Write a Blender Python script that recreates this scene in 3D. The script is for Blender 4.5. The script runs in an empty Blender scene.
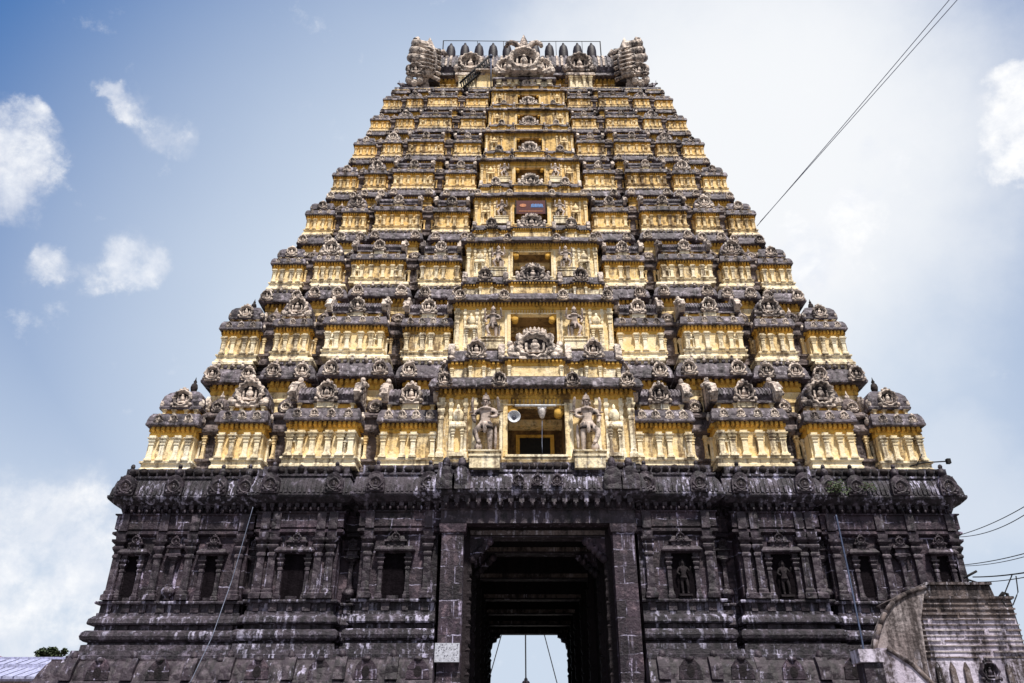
import bpy, math, random
from math import sin, cos, pi, radians, sqrt
random.seed(7)
S = bpy.context.scene
COL = S.collection

# ------------------------------------------------------------------ camera, world, sun, exposure
FPX, PITCH, CAMX, CAMY, CAMZ = 790.0, radians(28.2), -1.2, -37.51, 1.6
cd = bpy.data.cameras.new('camera'); cam = bpy.data.objects.new('camera', cd); COL.objects.link(cam)
cam.location = (CAMX, CAMY, CAMZ); cam.rotation_euler = (pi/2 + PITCH, 0, 0)
cd.sensor_width = 36; cd.lens = FPX/1024*36; cd.clip_end = 6000; cd.clip_start = .1
S.camera = cam
S.view_settings.view_transform = 'Standard'; S.view_settings.look = 'None'
S.view_settings.gamma = 1; S.view_settings.use_curve_mapping = False
S.view_settings.exposure = 0.46

SUN_EL, SUN_AZ = radians(63), radians(160)     # azimuth clockwise from +Y
sd = bpy.data.lights.new('sun', 'SUN'); sun = bpy.data.objects.new('sun', sd); COL.objects.link(sun)
sd.energy = 4.8; sd.angle = radians(4); sd.color = (1, .95, .87)
sun.rotation_euler = (pi/2 - SUN_EL, 0, -SUN_AZ + pi)

def pixdir(px, py):
    """Direction of a sky feature, read off the photograph once."""
    a, b = (px-512)/FPX, (341.5-py)/FPX
    x, y, z = a, cos(PITCH) - sin(PITCH)*b, sin(PITCH) + cos(PITCH)*b
    n = sqrt(x*x+y*y+z*z); return (x/n, y/n, z/n)
def at(px, py, Y):
    x, y, z = pixdir(px, py); t = (Y-CAMY)/y
    return (CAMX+x*t, Y, CAMZ+z*t)

class NT:
    def __init__(s, tree): s.t = tree; s.n = tree.nodes; s.l = tree.links
    def add(s, typ, **kw):
        n = s.n.new(typ)
        for k, v in kw.items():
            if k.startswith('i_'):
                key = k[2:]
                key = int(key) if key.isdigit() else key.replace('_', ' ')
                s.put(n.inputs[key], v)
            else: setattr(n, k, v)
        return n
    def put(s, sock, v):
        if isinstance(v, bpy.types.NodeSocket): s.l.new(v, sock)
        else:
            if hasattr(sock.default_value, '__len__') and len(sock.default_value) == 4 and len(v) == 3: v = (*v, 1)
            sock.default_value = v
    def math(s, op, a, b=0.0, c=0.0):
        n = s.n.new('ShaderNodeMath'); n.operation = op
        s.put(n.inputs[0], a); s.put(n.inputs[1], b); s.put(n.inputs[2], c); return n.outputs[0]
    def vmath(s, op, a, b=(0, 0, 0)):
        n = s.n.new('ShaderNodeVectorMath'); n.operation = op
        s.put(n.inputs[0], a); s.put(n.inputs[1], b)
        return n.outputs['Value'] if op in ('DOT_PRODUCT', 'LENGTH', 'DISTANCE') else n.outputs['Vector']
    def ss(s, v, lo, hi):
        n = s.n.new('ShaderNodeMapRange'); n.interpolation_type = 'SMOOTHSTEP'
        s.put(n.inputs['Value'], v); s.put(n.inputs['From Min'], lo); s.put(n.inputs['From Max'], hi)
        return n.outputs['Result']
    def noise(s, vec, scale, detail=4, rough=.55, dist=0.0):
        return s.add('ShaderNodeTexNoise', i_Vector=vec, i_Scale=scale, i_Detail=detail, i_Roughness=rough, i_Distortion=dist).outputs
    def mix(s, f, a, b):
        n = s.n.new('ShaderNodeMix'); n.data_type = 'RGBA'
        s.put(n.inputs[0], f); s.put(n.inputs[6], a); s.put(n.inputs[7], b); return n.outputs[2]

W = bpy.data.worlds.new('World'); S.world = W; W.use_nodes = True
def world():
    t = NT(W.node_tree); t.n.clear()
    d = t.add('ShaderNodeTexCoord').outputs['Generated']
    sky = t.add('ShaderNodeTexSky', sky_type='NISHITA'); sky.sun_disc = False
    sky.sun_elevation = SUN_EL; sky.sun_rotation = SUN_AZ; sky.dust_density = 1.5; sky.air_density = 1.0; sky.ozone_density = 2.0
    wn = t.noise(d, 5.0, 8, .62)['Color']
    wv = t.vmath('SCALE', t.vmath('SUBTRACT', wn, (.5, .5, .5))); wv.node.inputs['Scale'].default_value = .20
    dw = t.vmath('NORMALIZE', t.vmath('ADD', d, wv))
    def blob(px, py, r0, r1, vec=dw):        # angular radii in degrees
        dp = t.vmath('DOT_PRODUCT', vec, pixdir(px, py))
        return t.ss(dp, cos(radians(r1)), cos(radians(r0)))
    col = t.mix(.72, sky.outputs[0], (.28, 1.8, 5.4))
    # thin high haze: denser round the middle of the view and towards the horizon
    hz = t.noise(d, 2.2, 5, .5)['Fac']
    z = t.add('ShaderNodeSeparateXYZ', i_0=d).outputs['Z']
    h = t.math('MULTIPLY', blob(550, 465, 13, 49.5, d), .97)
    h = t.math('MAXIMUM', h, t.math('MULTIPLY', t.ss(z, .72, .10), .95))
    h = t.math('MULTIPLY', h, t.math('ADD', t.math('MULTIPLY', hz, .36), .80))
    col = t.mix(t.math('MINIMUM', h, 1.0), col, (6.7, 7.6, 8.8))
    # bright veil on the right, thick white cumulus round the edges
    veil = t.math('MULTIPLY', blob(740, 150, 2, 22), 1.0)
    veil = t.math('MAXIMUM', veil, t.math('MULTIPLY', blob(805, 225, 1.5, 7.5), 1.0))
    veil = t.math('MAXIMUM', veil, t.math('MULTIPLY', blob(900, 190, 0, 7), .5))
    veil = t.math('MAXIMUM', veil, t.math('MULTIPLY', blob(960, 470, 0, 6), .3))
    col = t.mix(veil, col, (9.3, 9.5, 9.8))
    det = t.noise(d, 22, 8, .65)['Fac']
    cl = None
    for px, py, r0, r1, a in [(-20, 155, .8, 4.0, .9), (12, 126, .1, 2.3, .75), (28, 168, .1, 2.0, .45), (130, 97, .1, 1.7, .7), (158, 112, .2, 2.6, .58), (60, 247, .1, 1.9, .62),
                              (140, 252, .3, 3.0, .8), (112, 264, .1, 2.0, .5), (1026, 132, 2.2, 4.1, 1.1), (1036, 86, 1.2, 3.4, 1.1),
                              (1004, 160, .5, 2.6, .9), (992, 118, .1, 1.8, .7), (845, 235, .2, 3.2, .6), (20, 560, .8, 6.5, .75), (85, 575, .5, 5.5, .7), (40, 600, .5, 5.5, .6), (800, 250, .5, 4.0, .8), (835, 215, .3, 2.4, .7), (870, 180, .2, 3.2, .5)]:
        b = t.math('MULTIPLY', blob(px, py, r0, r1), a)
        cl = b if cl is None else t.math('MAXIMUM', cl, b)
    wisp = t.math('MULTIPLY', t.ss(cl, .0, .7), t.ss(t.noise(d, 8, 9, .68, .6)['Fac'], .36, .66))
    col = t.mix(t.math('MULTIPLY', wisp, .55), col, (9.2, 9.3, 9.7))
    cl = t.ss(t.math('ADD', cl, t.math('MULTIPLY', t.math('SUBTRACT', det, .57), 2.4)), .10, 1.12)
    col = t.mix(cl, col, t.mix(t.ss(t.noise(d, 13, 7, .6, .4)['Fac'], .38, .62), (8.3, 8.7, 9.5), (10.6, 10.6, 10.6)))
    # unseen bright cloud added behind the viewer as fill light for the front
    y = t.add('ShaderNodeSeparateXYZ', i_0=d).outputs['Y']
    fill_bank = t.math('MULTIPLY', t.ss(y, .1, -.35), t.ss(t.noise(d, 2.6, 6, .55)['Fac'], .36, .56))
    col = t.mix(fill_bank, col, (5.2, 5.4, 5.8))
    bg = t.add('ShaderNodeBackground', i_Color=col, i_Strength=.072)
    t.l.new(bg.outputs[0], t.add('ShaderNodeOutputWorld').inputs[0])
world()

# ------------------------------------------------------------------ materials
MATS = {}
def mk(name):
    m = bpy.data.materials.new(name); m.use_nodes = True; MATS[name] = m
    t = NT(m.node_tree); b = t.n['Principled BSDF']; return m, t, b
def stained(name, a, b, grime, gr_amt, lime, lime_amt, bump=.5, rough=.85, bscale=6.0, courses=False, carve=0.0, mid=None, mid_amt=0.0, spec=.25):
    """Weathered lime plaster / stone: two base tones, running soot streaks, pale lime wash runs."""
    m, t, p = mk(name)
    pos = t.add('ShaderNodeNewGeometry').outputs['Position']
    n1 = t.noise(pos, .55, 6, .65)['Fac']
    n2 = t.noise(t.vmath('MULTIPLY', pos, (2.6, 2.6, .32)), 1.0, 6, .62)['Fac']
    n3 = t.noise(pos, bscale, 6, .7)['Fac']
    n4 = t.noise(t.vmath('MULTIPLY', pos, (4.5, 4.5, .42)), 1.0, 5, .65)['Fac']
    col = t.mix(t.ss(n1, .34, .66), a, b)
    rnd = t.add('ShaderNodeObjectInfo').outputs['Random']
    col = t.mix(t.math('MULTIPLY', rnd, .55), col, b)
    n5 = t.noise(pos, 2.3, 6, .7)['Fac']
    col = t.mix(t.math('MULTIPLY', t.ss(n5, .53, .63), mid_amt), col, mid or lime)
    g = t.math('ADD', t.math('MULTIPLY', n2, .62), t.math('MULTIPLY', n3, .38))
    gm = t.math('MULTIPLY', t.ss(t.math('ADD', g, t.math('MULTIPLY', t.math('SUBTRACT', rnd, .5), .07)), .62-.22*gr_amt, .74-.16*gr_amt), min(1, .55+.45*gr_amt))
    col = t.mix(gm, col, grime)
    l = t.math('ADD', t.math('MULTIPLY', n4, .7), t.math('MULTIPLY', n3, .3))
    lpat = t.ss(t.noise(pos, .42, 5, .6)['Fac'], .40, .60)
    lm = t.math('MULTIPLY', t.math('MULTIPLY', t.ss(l,  .66-.2*lime_amt, .73-.16*lime_amt), lpat), .9)
    col = t.mix(lm, col, lime)
    h = n3
    if courses:
        sp = t.add('ShaderNodeSeparateXYZ', i_0=pos).outputs
        v = t.add('ShaderNodeCombineXYZ', i_X=t.math('ADD', sp['X'], t.math('MULTIPLY', sp['Y'], .73)), i_Y=t.math('ADD', sp['Z'], t.math('MULTIPLY', t.noise(pos, 2.2, 5, .6)['Fac'], .22))).outputs[0]
        br = t.add('ShaderNodeTexBrick', i_Vector=v, i_Scale=1.0)
        br.inputs['Mortar Size'].default_value = .03; br.inputs['Brick Width'].default_value = 1.9; br.inputs['Row Height'].default_value = .74
        br.inputs['Mortar Smooth'].default_value = .3
        br.inputs['Color1'].default_value = (.55, .55, .55, 1); br.inputs['Color2'].default_value = (1.7, 1.6, 1.65, 1); br.inputs['Mortar'].default_value = (1, 1, 1, 1)
        mm = t.n.new('ShaderNodeMix'); mm.data_type = 'RGBA'; mm.blend_type = 'MULTIPLY'; mm.inputs[0].default_value = 1; t.put(mm.inputs[6], col); t.put(mm.inputs[7], br.outputs['Color']); col = mm.outputs[2]
        mo = t.math('MULTIPLY', br.outputs['Fac'], t.ss(t.noise(pos, 1.6, 7, .7)['Fac'], .46, .62))
        col = t.mix(t.math('MULTIPLY', mo, .85), col, lime)
        h = t.math('SUBTRACT', h, t.math('MULTIPLY', br.outputs['Fac'], .6))
    if carve:
        vo = t.add('ShaderNodeTexVoronoi', i_Vector=pos, i_Scale=carve).outputs['Distance']
        h = t.math('ADD', t.math('MULTIPLY', h, .6), t.math('MULTIPLY', vo, -1.0))
    t.put(p.inputs['Base Color'], col); p.inputs['Roughness'].default_value = rough
    if 'Specular IOR Level' in p.inputs: p.inputs['Specular IOR Level'].default_value = spec
    bp = t.add('ShaderNodeBump', i_Strength=bump, i_Distance=.09, i_Height=h)
    t.l.new(bp.outputs[0], p.inputs['Normal'])
    return m
stained('plaster', (.92, .77, .50), (.84, .60, .27), (.12, .065, .035), .74, (.94, .87, .70), .5, .6, mid=(.92, .80, .56), mid_amt=.6)
stained('pale', (.94, .86, .68), (.87, .72, .46), (.12, .075, .05), .74, (.94, .91, .82), .6, .65)
stained('ochre', (.76, .46, .10), (.66, .37, .065), (.10, .052, .022), .7, (.84, .66, .38), .25, .5)
stained('plaster_gold', (.86, .62, .29), (.78, .50, .17), (.11, .058, .03), .78, (.92, .80, .56), .42, .6, mid=(.90, .74, .44), mid_amt=.55)
stained('pale_gold', (.91, .75, .47), (.82, .60, .31), (.11, .065, .04), .78, (.93, .87, .72), .5, .65)
stained('soot', (.055, .044, .055), (.12, .098, .115), (.014, .011, .014), .75, (.52, .47, .53), .52, 1.0, .62, carve=3.2, mid=(.34, .295, .345), mid_amt=.85, spec=.35)
stained('loggia_shade', (.30, .18, .075), (.22, .13, .055), (.05, .03, .018), .8, (.42, .30, .16), .2, .5)  # brown darkened to stand in for the lintel's shade inside the openings
stained('stucco', (.78, .67, .58), (.55, .45, .39), (.04, .032, .036), .85, (.90, .84, .76), .45, 1.0, carve=5.0)
stained('figure_stucco', (.60, .50, .43), (.46, .37, .33), (.05, .04, .04), .8, (.76, .68, .60), .45, .5)
stained('recess', (.020, .015, .019), (.040, .030, .030), (.010, .008, .010), .75, (.28, .23, .23), .30, 1.0, carve=3.5)  # near-black trim tone; in the wall gaps it stands for shade
stained('shrine_stone', (.10, .08, .088), (.20, .158, .15), (.016, .012, .014), .78, (.50, .44, .45), .5, 1.0, carve=4.5)
stained('granite', (.018, .012, .020), (.040, .028, .039), (.006, .0045, .008), .74, (.43, .39, .54), .56, .9, .6, courses=True, mid=(.118, .088, .104), mid_amt=.75, spec=.3)
stained('granite_trim', (.020, .0135, .021), (.048, .034, .047), (.007, .005, .008), .78, (.46, .42, .58), .54, 1.0, .55, carve=2.6, mid=(.115, .09, .113), mid_amt=.75, spec=.35)
stained('granite_skylit', (.070, .055, .074), (.032, .024, .034), (.008, .006, .010), .9, (.52, .49, .66), .74, 1.0, .55, mid=(.20, .17, .235), mid_amt=.75, spec=.35)  # paler lavender granite: light on the mouldings put into colour, plus lime streaks
stained('wing_plaster', (.48, .43, .44), (.27, .22, .22), (.03, .022, .022), .85, (.66, .61, .70), .6, .8, .85)
stained('niche_shade', (.0055, .004, .0055), (.010, .0075, .010), (.003, .002, .003), .6, (.07, .06, .08), .15, .8, .95, spec=.05)  # near-black that paints the shade of a hollow on a flat panel
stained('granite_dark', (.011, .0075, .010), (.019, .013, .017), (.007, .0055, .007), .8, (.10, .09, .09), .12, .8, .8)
stained('finial_metal', (.010, .006, .013), (.016, .010, .018), (.006, .004, .008), .5, (.03, .025, .04), .2, .3, .6)
stained('whitewash', (.64, .59, .72), (.44, .38, .47), (.04, .028, .027), .95, (.74, .71, .84), .5, .6, .85)
stained('brown_plaster', (.21, .165, .155), (.115, .09, .088), (.018, .014, .015), .9, (.58, .54, .62), .6, .9, .85, mid=(.40, .35, .38), mid_amt=.6)
stained('ground_mat', (.13, .115, .10), (.10, .09, .08), (.16, .13, .11), .4, (.42, .38, .33), .3, .4, .95)
stained('paving', (.15, .14, .13), (.11, .10, .095), (.17, .15, .13), .4, (.46, .43, .40), .3, .4, .9)
def plain(name, c, rough=.6, metal=0.0, var=.3):
    m, t, p = mk(name)
    tc = t.add('ShaderNodeTexCoord').outputs['Object']
    n = t.noise(tc, 9, 4, .6)['Fac']
    t.put(p.inputs['Base Color'], t.mix(t.ss(n, .3, .7), tuple(x*(1-var) for x in c), tuple(min(1, x*(1+var)) for x in c)))
    p.inputs['Roughness'].default_value = rough; p.inputs['Metallic'].default_value = metal
    return m
plain('void', (.004, .0035, .004), 1.0); MATS['void'].node_tree.nodes['Principled BSDF'].inputs['Specular IOR Level'].default_value = 0
plain('door_wood', (.006, .005, .006), .9)
plain('cable_black', (.008, .008, .010), .95)
plain('cable_grey', (.16, .18, .26), .6)
plain('pipe_blue', (.03, .045, .10), .6)
plain('steel', (.45, .46, .50), .4, .6)
plain('speaker_grey', (.52, .53, .57), .5)
plain('lamp_glass', (.62, .56, .54), .25)
plain('banner_red', (.075, .012, .012), .8)
plain('banner_blue', (.06, .20, .50), .6)
plain('banner_orange', (.42, .13, .03), .6)
plain('leaf_green', (.030, .048, .014), .7, 0, .5)
plain('leaf_dark', (.035, .05, .018), .8, 0, .5)
plain('bark', (.10, .07, .05), .9)
plain('roof_red', (.42, .09, .06), .7)
plain('tile_blue', (.30, .31, .46), .7, 0, .35)
plain('tile_dark', (.07, .065, .11), .8, 0, .4)
plain('pink_wall', (.46, .36, .36), .8)
plain('notice_white', (.42, .43, .50), .8, 0, .25)
plain('mark_dark', (.08, .08, .11), .8)

# ------------------------------------------------------------------ mesh builder
REPAINT = {}      # the upper storeys wear a deeper coat of limewash
class MB:
    def __init__(s): s.v = []; s.f = []; s.m = []; s.sm = []; s.mn = []
    def mi(s, mat):
        if mat not in s.mn: s.mn.append(mat)
        return s.mn.index(mat)
    def add(s, vs, fs, mat, smooth=False):
        o = len(s.v); s.v += vs; i = s.mi(mat)
        for f in fs: s.f.append([o+k for k in f]); s.m.append(i); s.sm.append(smooth)
    def merge(s, o):
        for f, m, q in zip(o.f, o.m, o.sm): s.add([o.v[i] for i in f], [tuple(range(len(f)))], o.mn[m], q)
    def box(s, x0, x1, y0, y1, z0, z1, mat):
        s.add([(x0, y0, z0), (x1, y0, z0), (x1, y1, z0), (x0, y1, z0), (x0, y0, z1), (x1, y0, z1), (x1, y1, z1), (x0, y1, z1)],
              [(0, 3, 2, 1), (4, 5, 6, 7), (0, 1, 5, 4), (1, 2, 6, 5), (2, 3, 7, 6), (3, 0, 4, 7)], mat)
    def rloft(s, x0, x1, y0, y1, prof, mat, smooth=False, L=1.0, Rr=1.0):
        vs = []; fs = []; n = len(prof)
        for o, z in prof: vs += [(x0-o*L, y0-o, z), (x1+o*Rr, y0-o, z), (x1+o*Rr, y1+o, z), (x0-o*L, y1+o, z)]
        for i in range(n-1):
            for k in range(4):
                a, b = 4*i+k, 4*i+(k+1) % 4; fs.append((a, b, b+4, a+4))
        fs.append((3, 2, 1, 0)); fs.append(tuple(4*(n-1)+k for k in range(4)))
        s.add(vs, fs, mat, smooth)
    def lathe(s, c, prof, mat, n=10, axis='z', smooth=True, sx=1.0, sz=1.0, mod=None):
        vs = []; fs = []; k = len(prof)
        for r, h in prof:
            for j in range(n):
                a = 2*pi*j/n; rr = r*(mod(a) if mod else 1)
                if axis == 'z': vs.append((c[0]+rr*cos(a)*sx, c[1]+rr*sin(a)*sz, c[2]+h))
                elif axis == 'y': vs.append((c[0]+rr*cos(a)*sx, c[1]-h, c[2]+rr*sin(a)*sz))
                else: vs.append((c[0]+h, c[1]+rr*cos(a)*sx, c[2]+rr*sin(a)*sz))
        for i in range(k-1):
            for j in range(n):
                a, b = i*n+j, i*n+(j+1) % n; fs.append((a, b, b+n, a+n))
        fs.append(tuple(range(n))[::-1]); fs.append(tuple((k-1)*n+j for j in range(n)))
        s.add(vs, fs, mat, smooth)
    def ell(s, c, r, mat, n=8, m=5):
        s.lathe((c[0], c[1], c[2]), [(max(.02, sin(pi*i/m)), -cos(pi*i/m)*r[2]) for i in range(m+1)], mat, n, 'z', True, r[0], r[1])
    def ext(s, poly, a0, a1, mat, axis='x', smooth=False):
        n = len(poly)
        P = (lambda a, p: (a, p[0], p[1])) if axis == 'x' else (lambda a, p: (p[0], a, p[1])) if axis == 'y' else (lambda a, p: (p[0], p[1], a))
        vs = [P(a0, p) for p in poly]+[P(a1, p) for p in poly]
        s.add(vs, [(i, (i+1) % n, n+(i+1) % n, n+i) for i in range(n)], mat, smooth)
        s.add(vs, [tuple(range(n))[::-1], tuple(range(n, 2*n))], mat)
    def tube(s, pts, r, mat, n=5, r1=None):
        vs = []; fs = []; k = len(pts); r1 = r if r1 is None else r1
        for i, p in enumerate(pts):
            q0, q1 = pts[max(0, i-1)], pts[min(k-1, i+1)]
            d = [q1[j]-q0[j] for j in range(3)]; L = sqrt(sum(x*x for x in d)) or 1; d = [x/L for x in d]
            up = (0, 0, 1) if abs(d[2]) < .9 else (1, 0, 0)
            a = (d[1]*up[2]-d[2]*up[1], d[2]*up[0]-d[0]*up[2], d[0]*up[1]-d[1]*up[0]); la = sqrt(sum(x*x for x in a)); a = [x/la for x in a]
            b = (d[1]*a[2]-d[2]*a[1], d[2]*a[0]-d[0]*a[2], d[0]*a[1]-d[1]*a[0])
            rr = r+(r1-r)*i/max(1, k-1)
            for j in range(n):
                t = 2*pi*j/n; vs.append(tuple(p[q]+rr*(cos(t)*a[q]+sin(t)*b[q]) for q in range(3)))
        for i in range(k-1):
            for j in range(n):
                a, b = i*n+j, i*n+(j+1) % n; fs.append((a, b, b+n, a+n))
        fs.append(tuple(range(n))[::-1]); fs.append(tuple((k-1)*n+j for j in range(n)))
        s.add(vs, fs, mat, True)
    # --- ornament vocabulary (front looks towards -y)
    def nasi(s, x, y, z, r, mat='stucco', dep=.28, inner='recess', n=16, petals=8, crest=1.0, sx=1.0):
        k0 = len(s.v); s._nasi(x, y, z, r, mat, dep, inner, n, petals, crest)
        if sx != 1.0: s.v[k0:] = [(x+(a-x)*sx, b, c) for a, b, c in s.v[k0:]]
    def _nasi(s, x, y, z, r, mat, dep, inner, n, petals, crest):
        """Horseshoe-arch medallion: petalled rim, sunken field with a seated boss, flame crest, side volutes."""
        d = dep*r/.5
        md = lambda a: 1+.085*cos(petals*a)
        s.lathe((x, y, z), [(r*.98, -.3*d), (r*1.02, .5*d), (r*.92, .95*d), (r*.80, .9*d), (r*.70, .25*d), (r*.62, .15*d)], mat, n, 'y', True, mod=md)
        s.lathe((x, y, z), [(r*.64, -.3*d), (r*.64, .17*d)], inner, n, 'y', False)
        s.ell((x, y-.35*d, z-.05*r), (.27*r, .4*d, .33*r), mat, 7, 4); s.ell((x, y-.4*d, z+.33*r), (.15*r, .3*d, .16*r), mat, 6, 4)
        s.box(x-.42*r, x+.42*r, y-.55*d, y, z-.52*r, z-.34*r, mat)
        for q in (-1, 1): s.box(x+q*.44*r-.06*r, x+q*.44*r+.06*r, y-.45*d, y, z-.36*r, z+.22*r, mat)
        if crest:
            s.ell((x, y-.35*d, z+1.06*r), (.24*r, .45*d, .34*r*crest), mat, 6, 4)
            for q in (-1, 1): s.ell((x+q*.36*r, y-.35*d, z+.98*r), (.16*r, .4*d, .2*r*crest), mat, 6, 4)
        for q in (-1, 1): s.ell((x+q*.92*r, y-.4*d, z-.72*r), (.27*r, .5*d, .25*r), mat, 6, 4)
        s.box(x-.8*r, x+.8*r, y-.75*d, y+.1*d, z-1.06*r, z-.86*r, mat)
    def dent(s, x0, x1, y, z0, z1, dep, pitch, mat, w=.55):
        n = max(2, int(round((x1-x0)/pitch))); p = (x1-x0)/n
        for i in range(n):
            c = x0+(i+.5)*p
            s.add([(c-w*p/2, y, z0), (c+w*p/2, y, z0), (c+w*p/2, y-dep, z0+(z1-z0)*.35), (c-w*p/2, y-dep, z0+(z1-z0)*.35),
                   (c-w*p/2, y, z1), (c+w*p/2, y, z1), (c+w*p/2, y-dep, z1), (c-w*p/2, y-dep, z1)],
                  [(0, 3, 2, 1), (4, 5, 6, 7), (3, 7, 6, 2), (0, 4, 7, 3), (1, 2, 6, 5)][:5], mat)
    def pil(s, x, y, z0, z1, w, mat, dep=None):
        """Pilaster standing out of the wall plane y: base block, shaft, vase neck, cushion, abacus, bracket."""
        dep = dep or w*.75; h = z1-z0; a = w/2
        P = [(.32*w, 0), (.32*w, .07*h), (.12*w, .09*h), (.12*w, .13*h), (0, .15*h), (-.04*w, .62*h), (.10*w, .64*h), (.10*w, .67*h), (-.08*w, .70*h),
             (.22*w, .76*h), (.28*w, .79*h), (.05*w, .83*h), (.45*w, .875*h), (.48*w, .91*h), (.12*w, .92*h), (.2*w, 1.0*h)]
        s.rloft(x-a, x+a, y-dep, y+dep, [(o, z0+z) for o, z in P], mat)
    def pot(s, x, y, z, r, h, mat, n=8):
        s.lathe((x, y, z), [(.5*r, 0), (.55*r, .06*h), (.3*r, .12*h), (.85*r, .28*h), (r, .42*h), (.8*r, .58*h), (.35*r, .68*h), (.5*r, .74*h), (.22*r, .84*h), (.05*r, h)], mat, n)
    def aedicule(s, x, y, z0, w, h, mat, cap='stucco'):
        """Small relief shrine on a wall: two posts, sill, eave and a vase-like dome."""
        dp = w*.28
        s.box(x-w*.5, x+w*.5, y-dp, y, z0, z0+.07*h, mat)
        for q in (-1, 1): s.pil(x+q*w*.32, y, z0+.07*h, z0+.55*h, w*.17, mat, dp*.8)
        s.rloft(x-w*.42, x+w*.42, y-dp*.7, y, [(0, z0+.55*h), (.14*w, z0+.57*h), (.15*w, z0+.61*h), (.03*w, z0+.68*h)], cap)
        s.ell((x, y-dp*.4, z0+.8*h), (w*.42, dp*.9, .15*h), cap, 8, 5)
        s.ell((x, y-dp*.5, z0+.95*h), (w*.14, dp*.5, .09*h), cap, 6, 4)
    def build(s, name, parent=None, loc=(0, 0, 0)):
        me = bpy.data.meshes.new(name); me.from_pydata(s.v, [], s.f)
        for n in s.mn: me.materials.append(MATS[REPAINT.get(n, n)])
        me.polygons.foreach_set('material_index', s.m); me.polygons.foreach_set('use_smooth', s.sm)
        me.update()
        o = bpy.data.objects.new(name, me); COL.objects.link(o); o.location = loc
        if parent: o.parent = parent
        return o
def tag(o, label=None, cat=None, group=None, kind=None):
    if label: o['label'] = label
    if cat: o['category'] = cat
    if group: o['group'] = group
    if kind: o['kind'] = kind
    return o
def empty(name, loc=(0, 0, 0)):
    o = bpy.data.objects.new(name, None); COL.objects.link(o); o.location = loc; o.empty_display_size = .3; return o
def copy_part(o, parent, loc):
    c = o.copy(); COL.objects.link(c); c.parent = parent; c.location = loc
    for ch in list(o.children):
        g = ch.copy(); COL.objects.link(g); g.parent = c
    return c
def kap(o, z0, h):
    return [(0, z0+.05*h), (.5*o, z0-.03*h), (o, z0), (1.03*o, z0+.10*h), (1.0*o, z0+.17*h), (.95*o, z0+.19*h), (.90*o, z0+.42*h), (.70*o, z0+.72*h), (.42*o, z0+.93*h), (.36*o, z0+.95*h), (.36*o, z0+h), (0, z0+h)]

# ------------------------------------------------------------------ ground
g = MB(); g.box(-900, 900, -900, 1500, -2, 0, 'ground_mat'); tag(g.build('ground'), kind='structure')
g = MB(); g.box(-30, 30, -70, -3.2, .0, .004, 'paving'); tag(g.build('pavement'), kind='structure')

# ------------------------------------------------------------------ the gateway tower
YC = 11.0
Z = [14.38, 21.20, 26.78, 31.40, 35.45, 39.00, 42.06, 44.62, 46.95]
WD = [19.5, 17.44, 15.69, 14.39, 13.25, 12.27, 11.46, 10.79, 10.21]
YF = [0, 1.44, 2.67, 3.58, 4.38, 5.06, 5.63, 6.10, 6.50]
tower = tag(empty('temple_tower'), 'towering yellow and soot-stained tiered temple gateway on a dark carved stone base', 'temple tower')

def entabl(mb, x0, x1, y0, y1, z0, z1, u, mat='ochre', dmat='ochre', pitch=.24):
    mb.rloft(x0, x1, y0, y1, [(.0, z0), (.05*u, z0+.02*u), (.05*u, z0+(z1-z0)*.35), (.02*u, z0+(z1-z0)*.4), (.02*u, z1)], mat)
    zz = z0+(z1-z0)*.45
    mb.dent(x0, x1, y0-.02*u, zz, z1, .17*u, pitch*u, dmat)
    # side faces get dentils too
    n = max(2, int((y1-y0)/(pitch*u*1.3)))
    for i in range(n):
        c = y0+(i+.5)*(y1-y0)/n; w = .3*(y1-y0)/n
        for xs, q in ((x0, -1), (x1, 1)):
            a, b = sorted((xs+q*.02*u, xs+q*.17*u)); mb.box(a, b, c-w, c+w, zz+.1*u, z1, dmat)

def cornice(mb, x0, x1, y0, y1, z0, h, o, u, nr, r, lumps=True):
    mb.rloft(x0, x1, y0, y1, kap(o, z0, h), 'soot', False, .6, .6)
    for i in range(nr):
        x = x0+(x1-x0)*((i+.5)/nr if nr > 2 else (i*1.0 if nr == 2 else .5)) if nr else 0
        mb.nasi(x, y0-.86*o, z0+.52*h, r, dep=.16, n=10, petals=5)
    if lumps:
        for xs, q in ((x0+.3*o, -1), (x1-.3*o, 1)):
            for yy in (y0+.1*(y1-y0), y0+.55*(y1-y0)):
                mb.ell((xs+q*.85*o, yy, z0+.55*h), (.3*o, r*.9, r*.95), 'stucco', 7, 4)
                mb.ell((xs+q*.8*o, yy, z0+.55*h+r), (.2*o, r*.3, r*.4), 'stucco', 6, 3)

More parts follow.
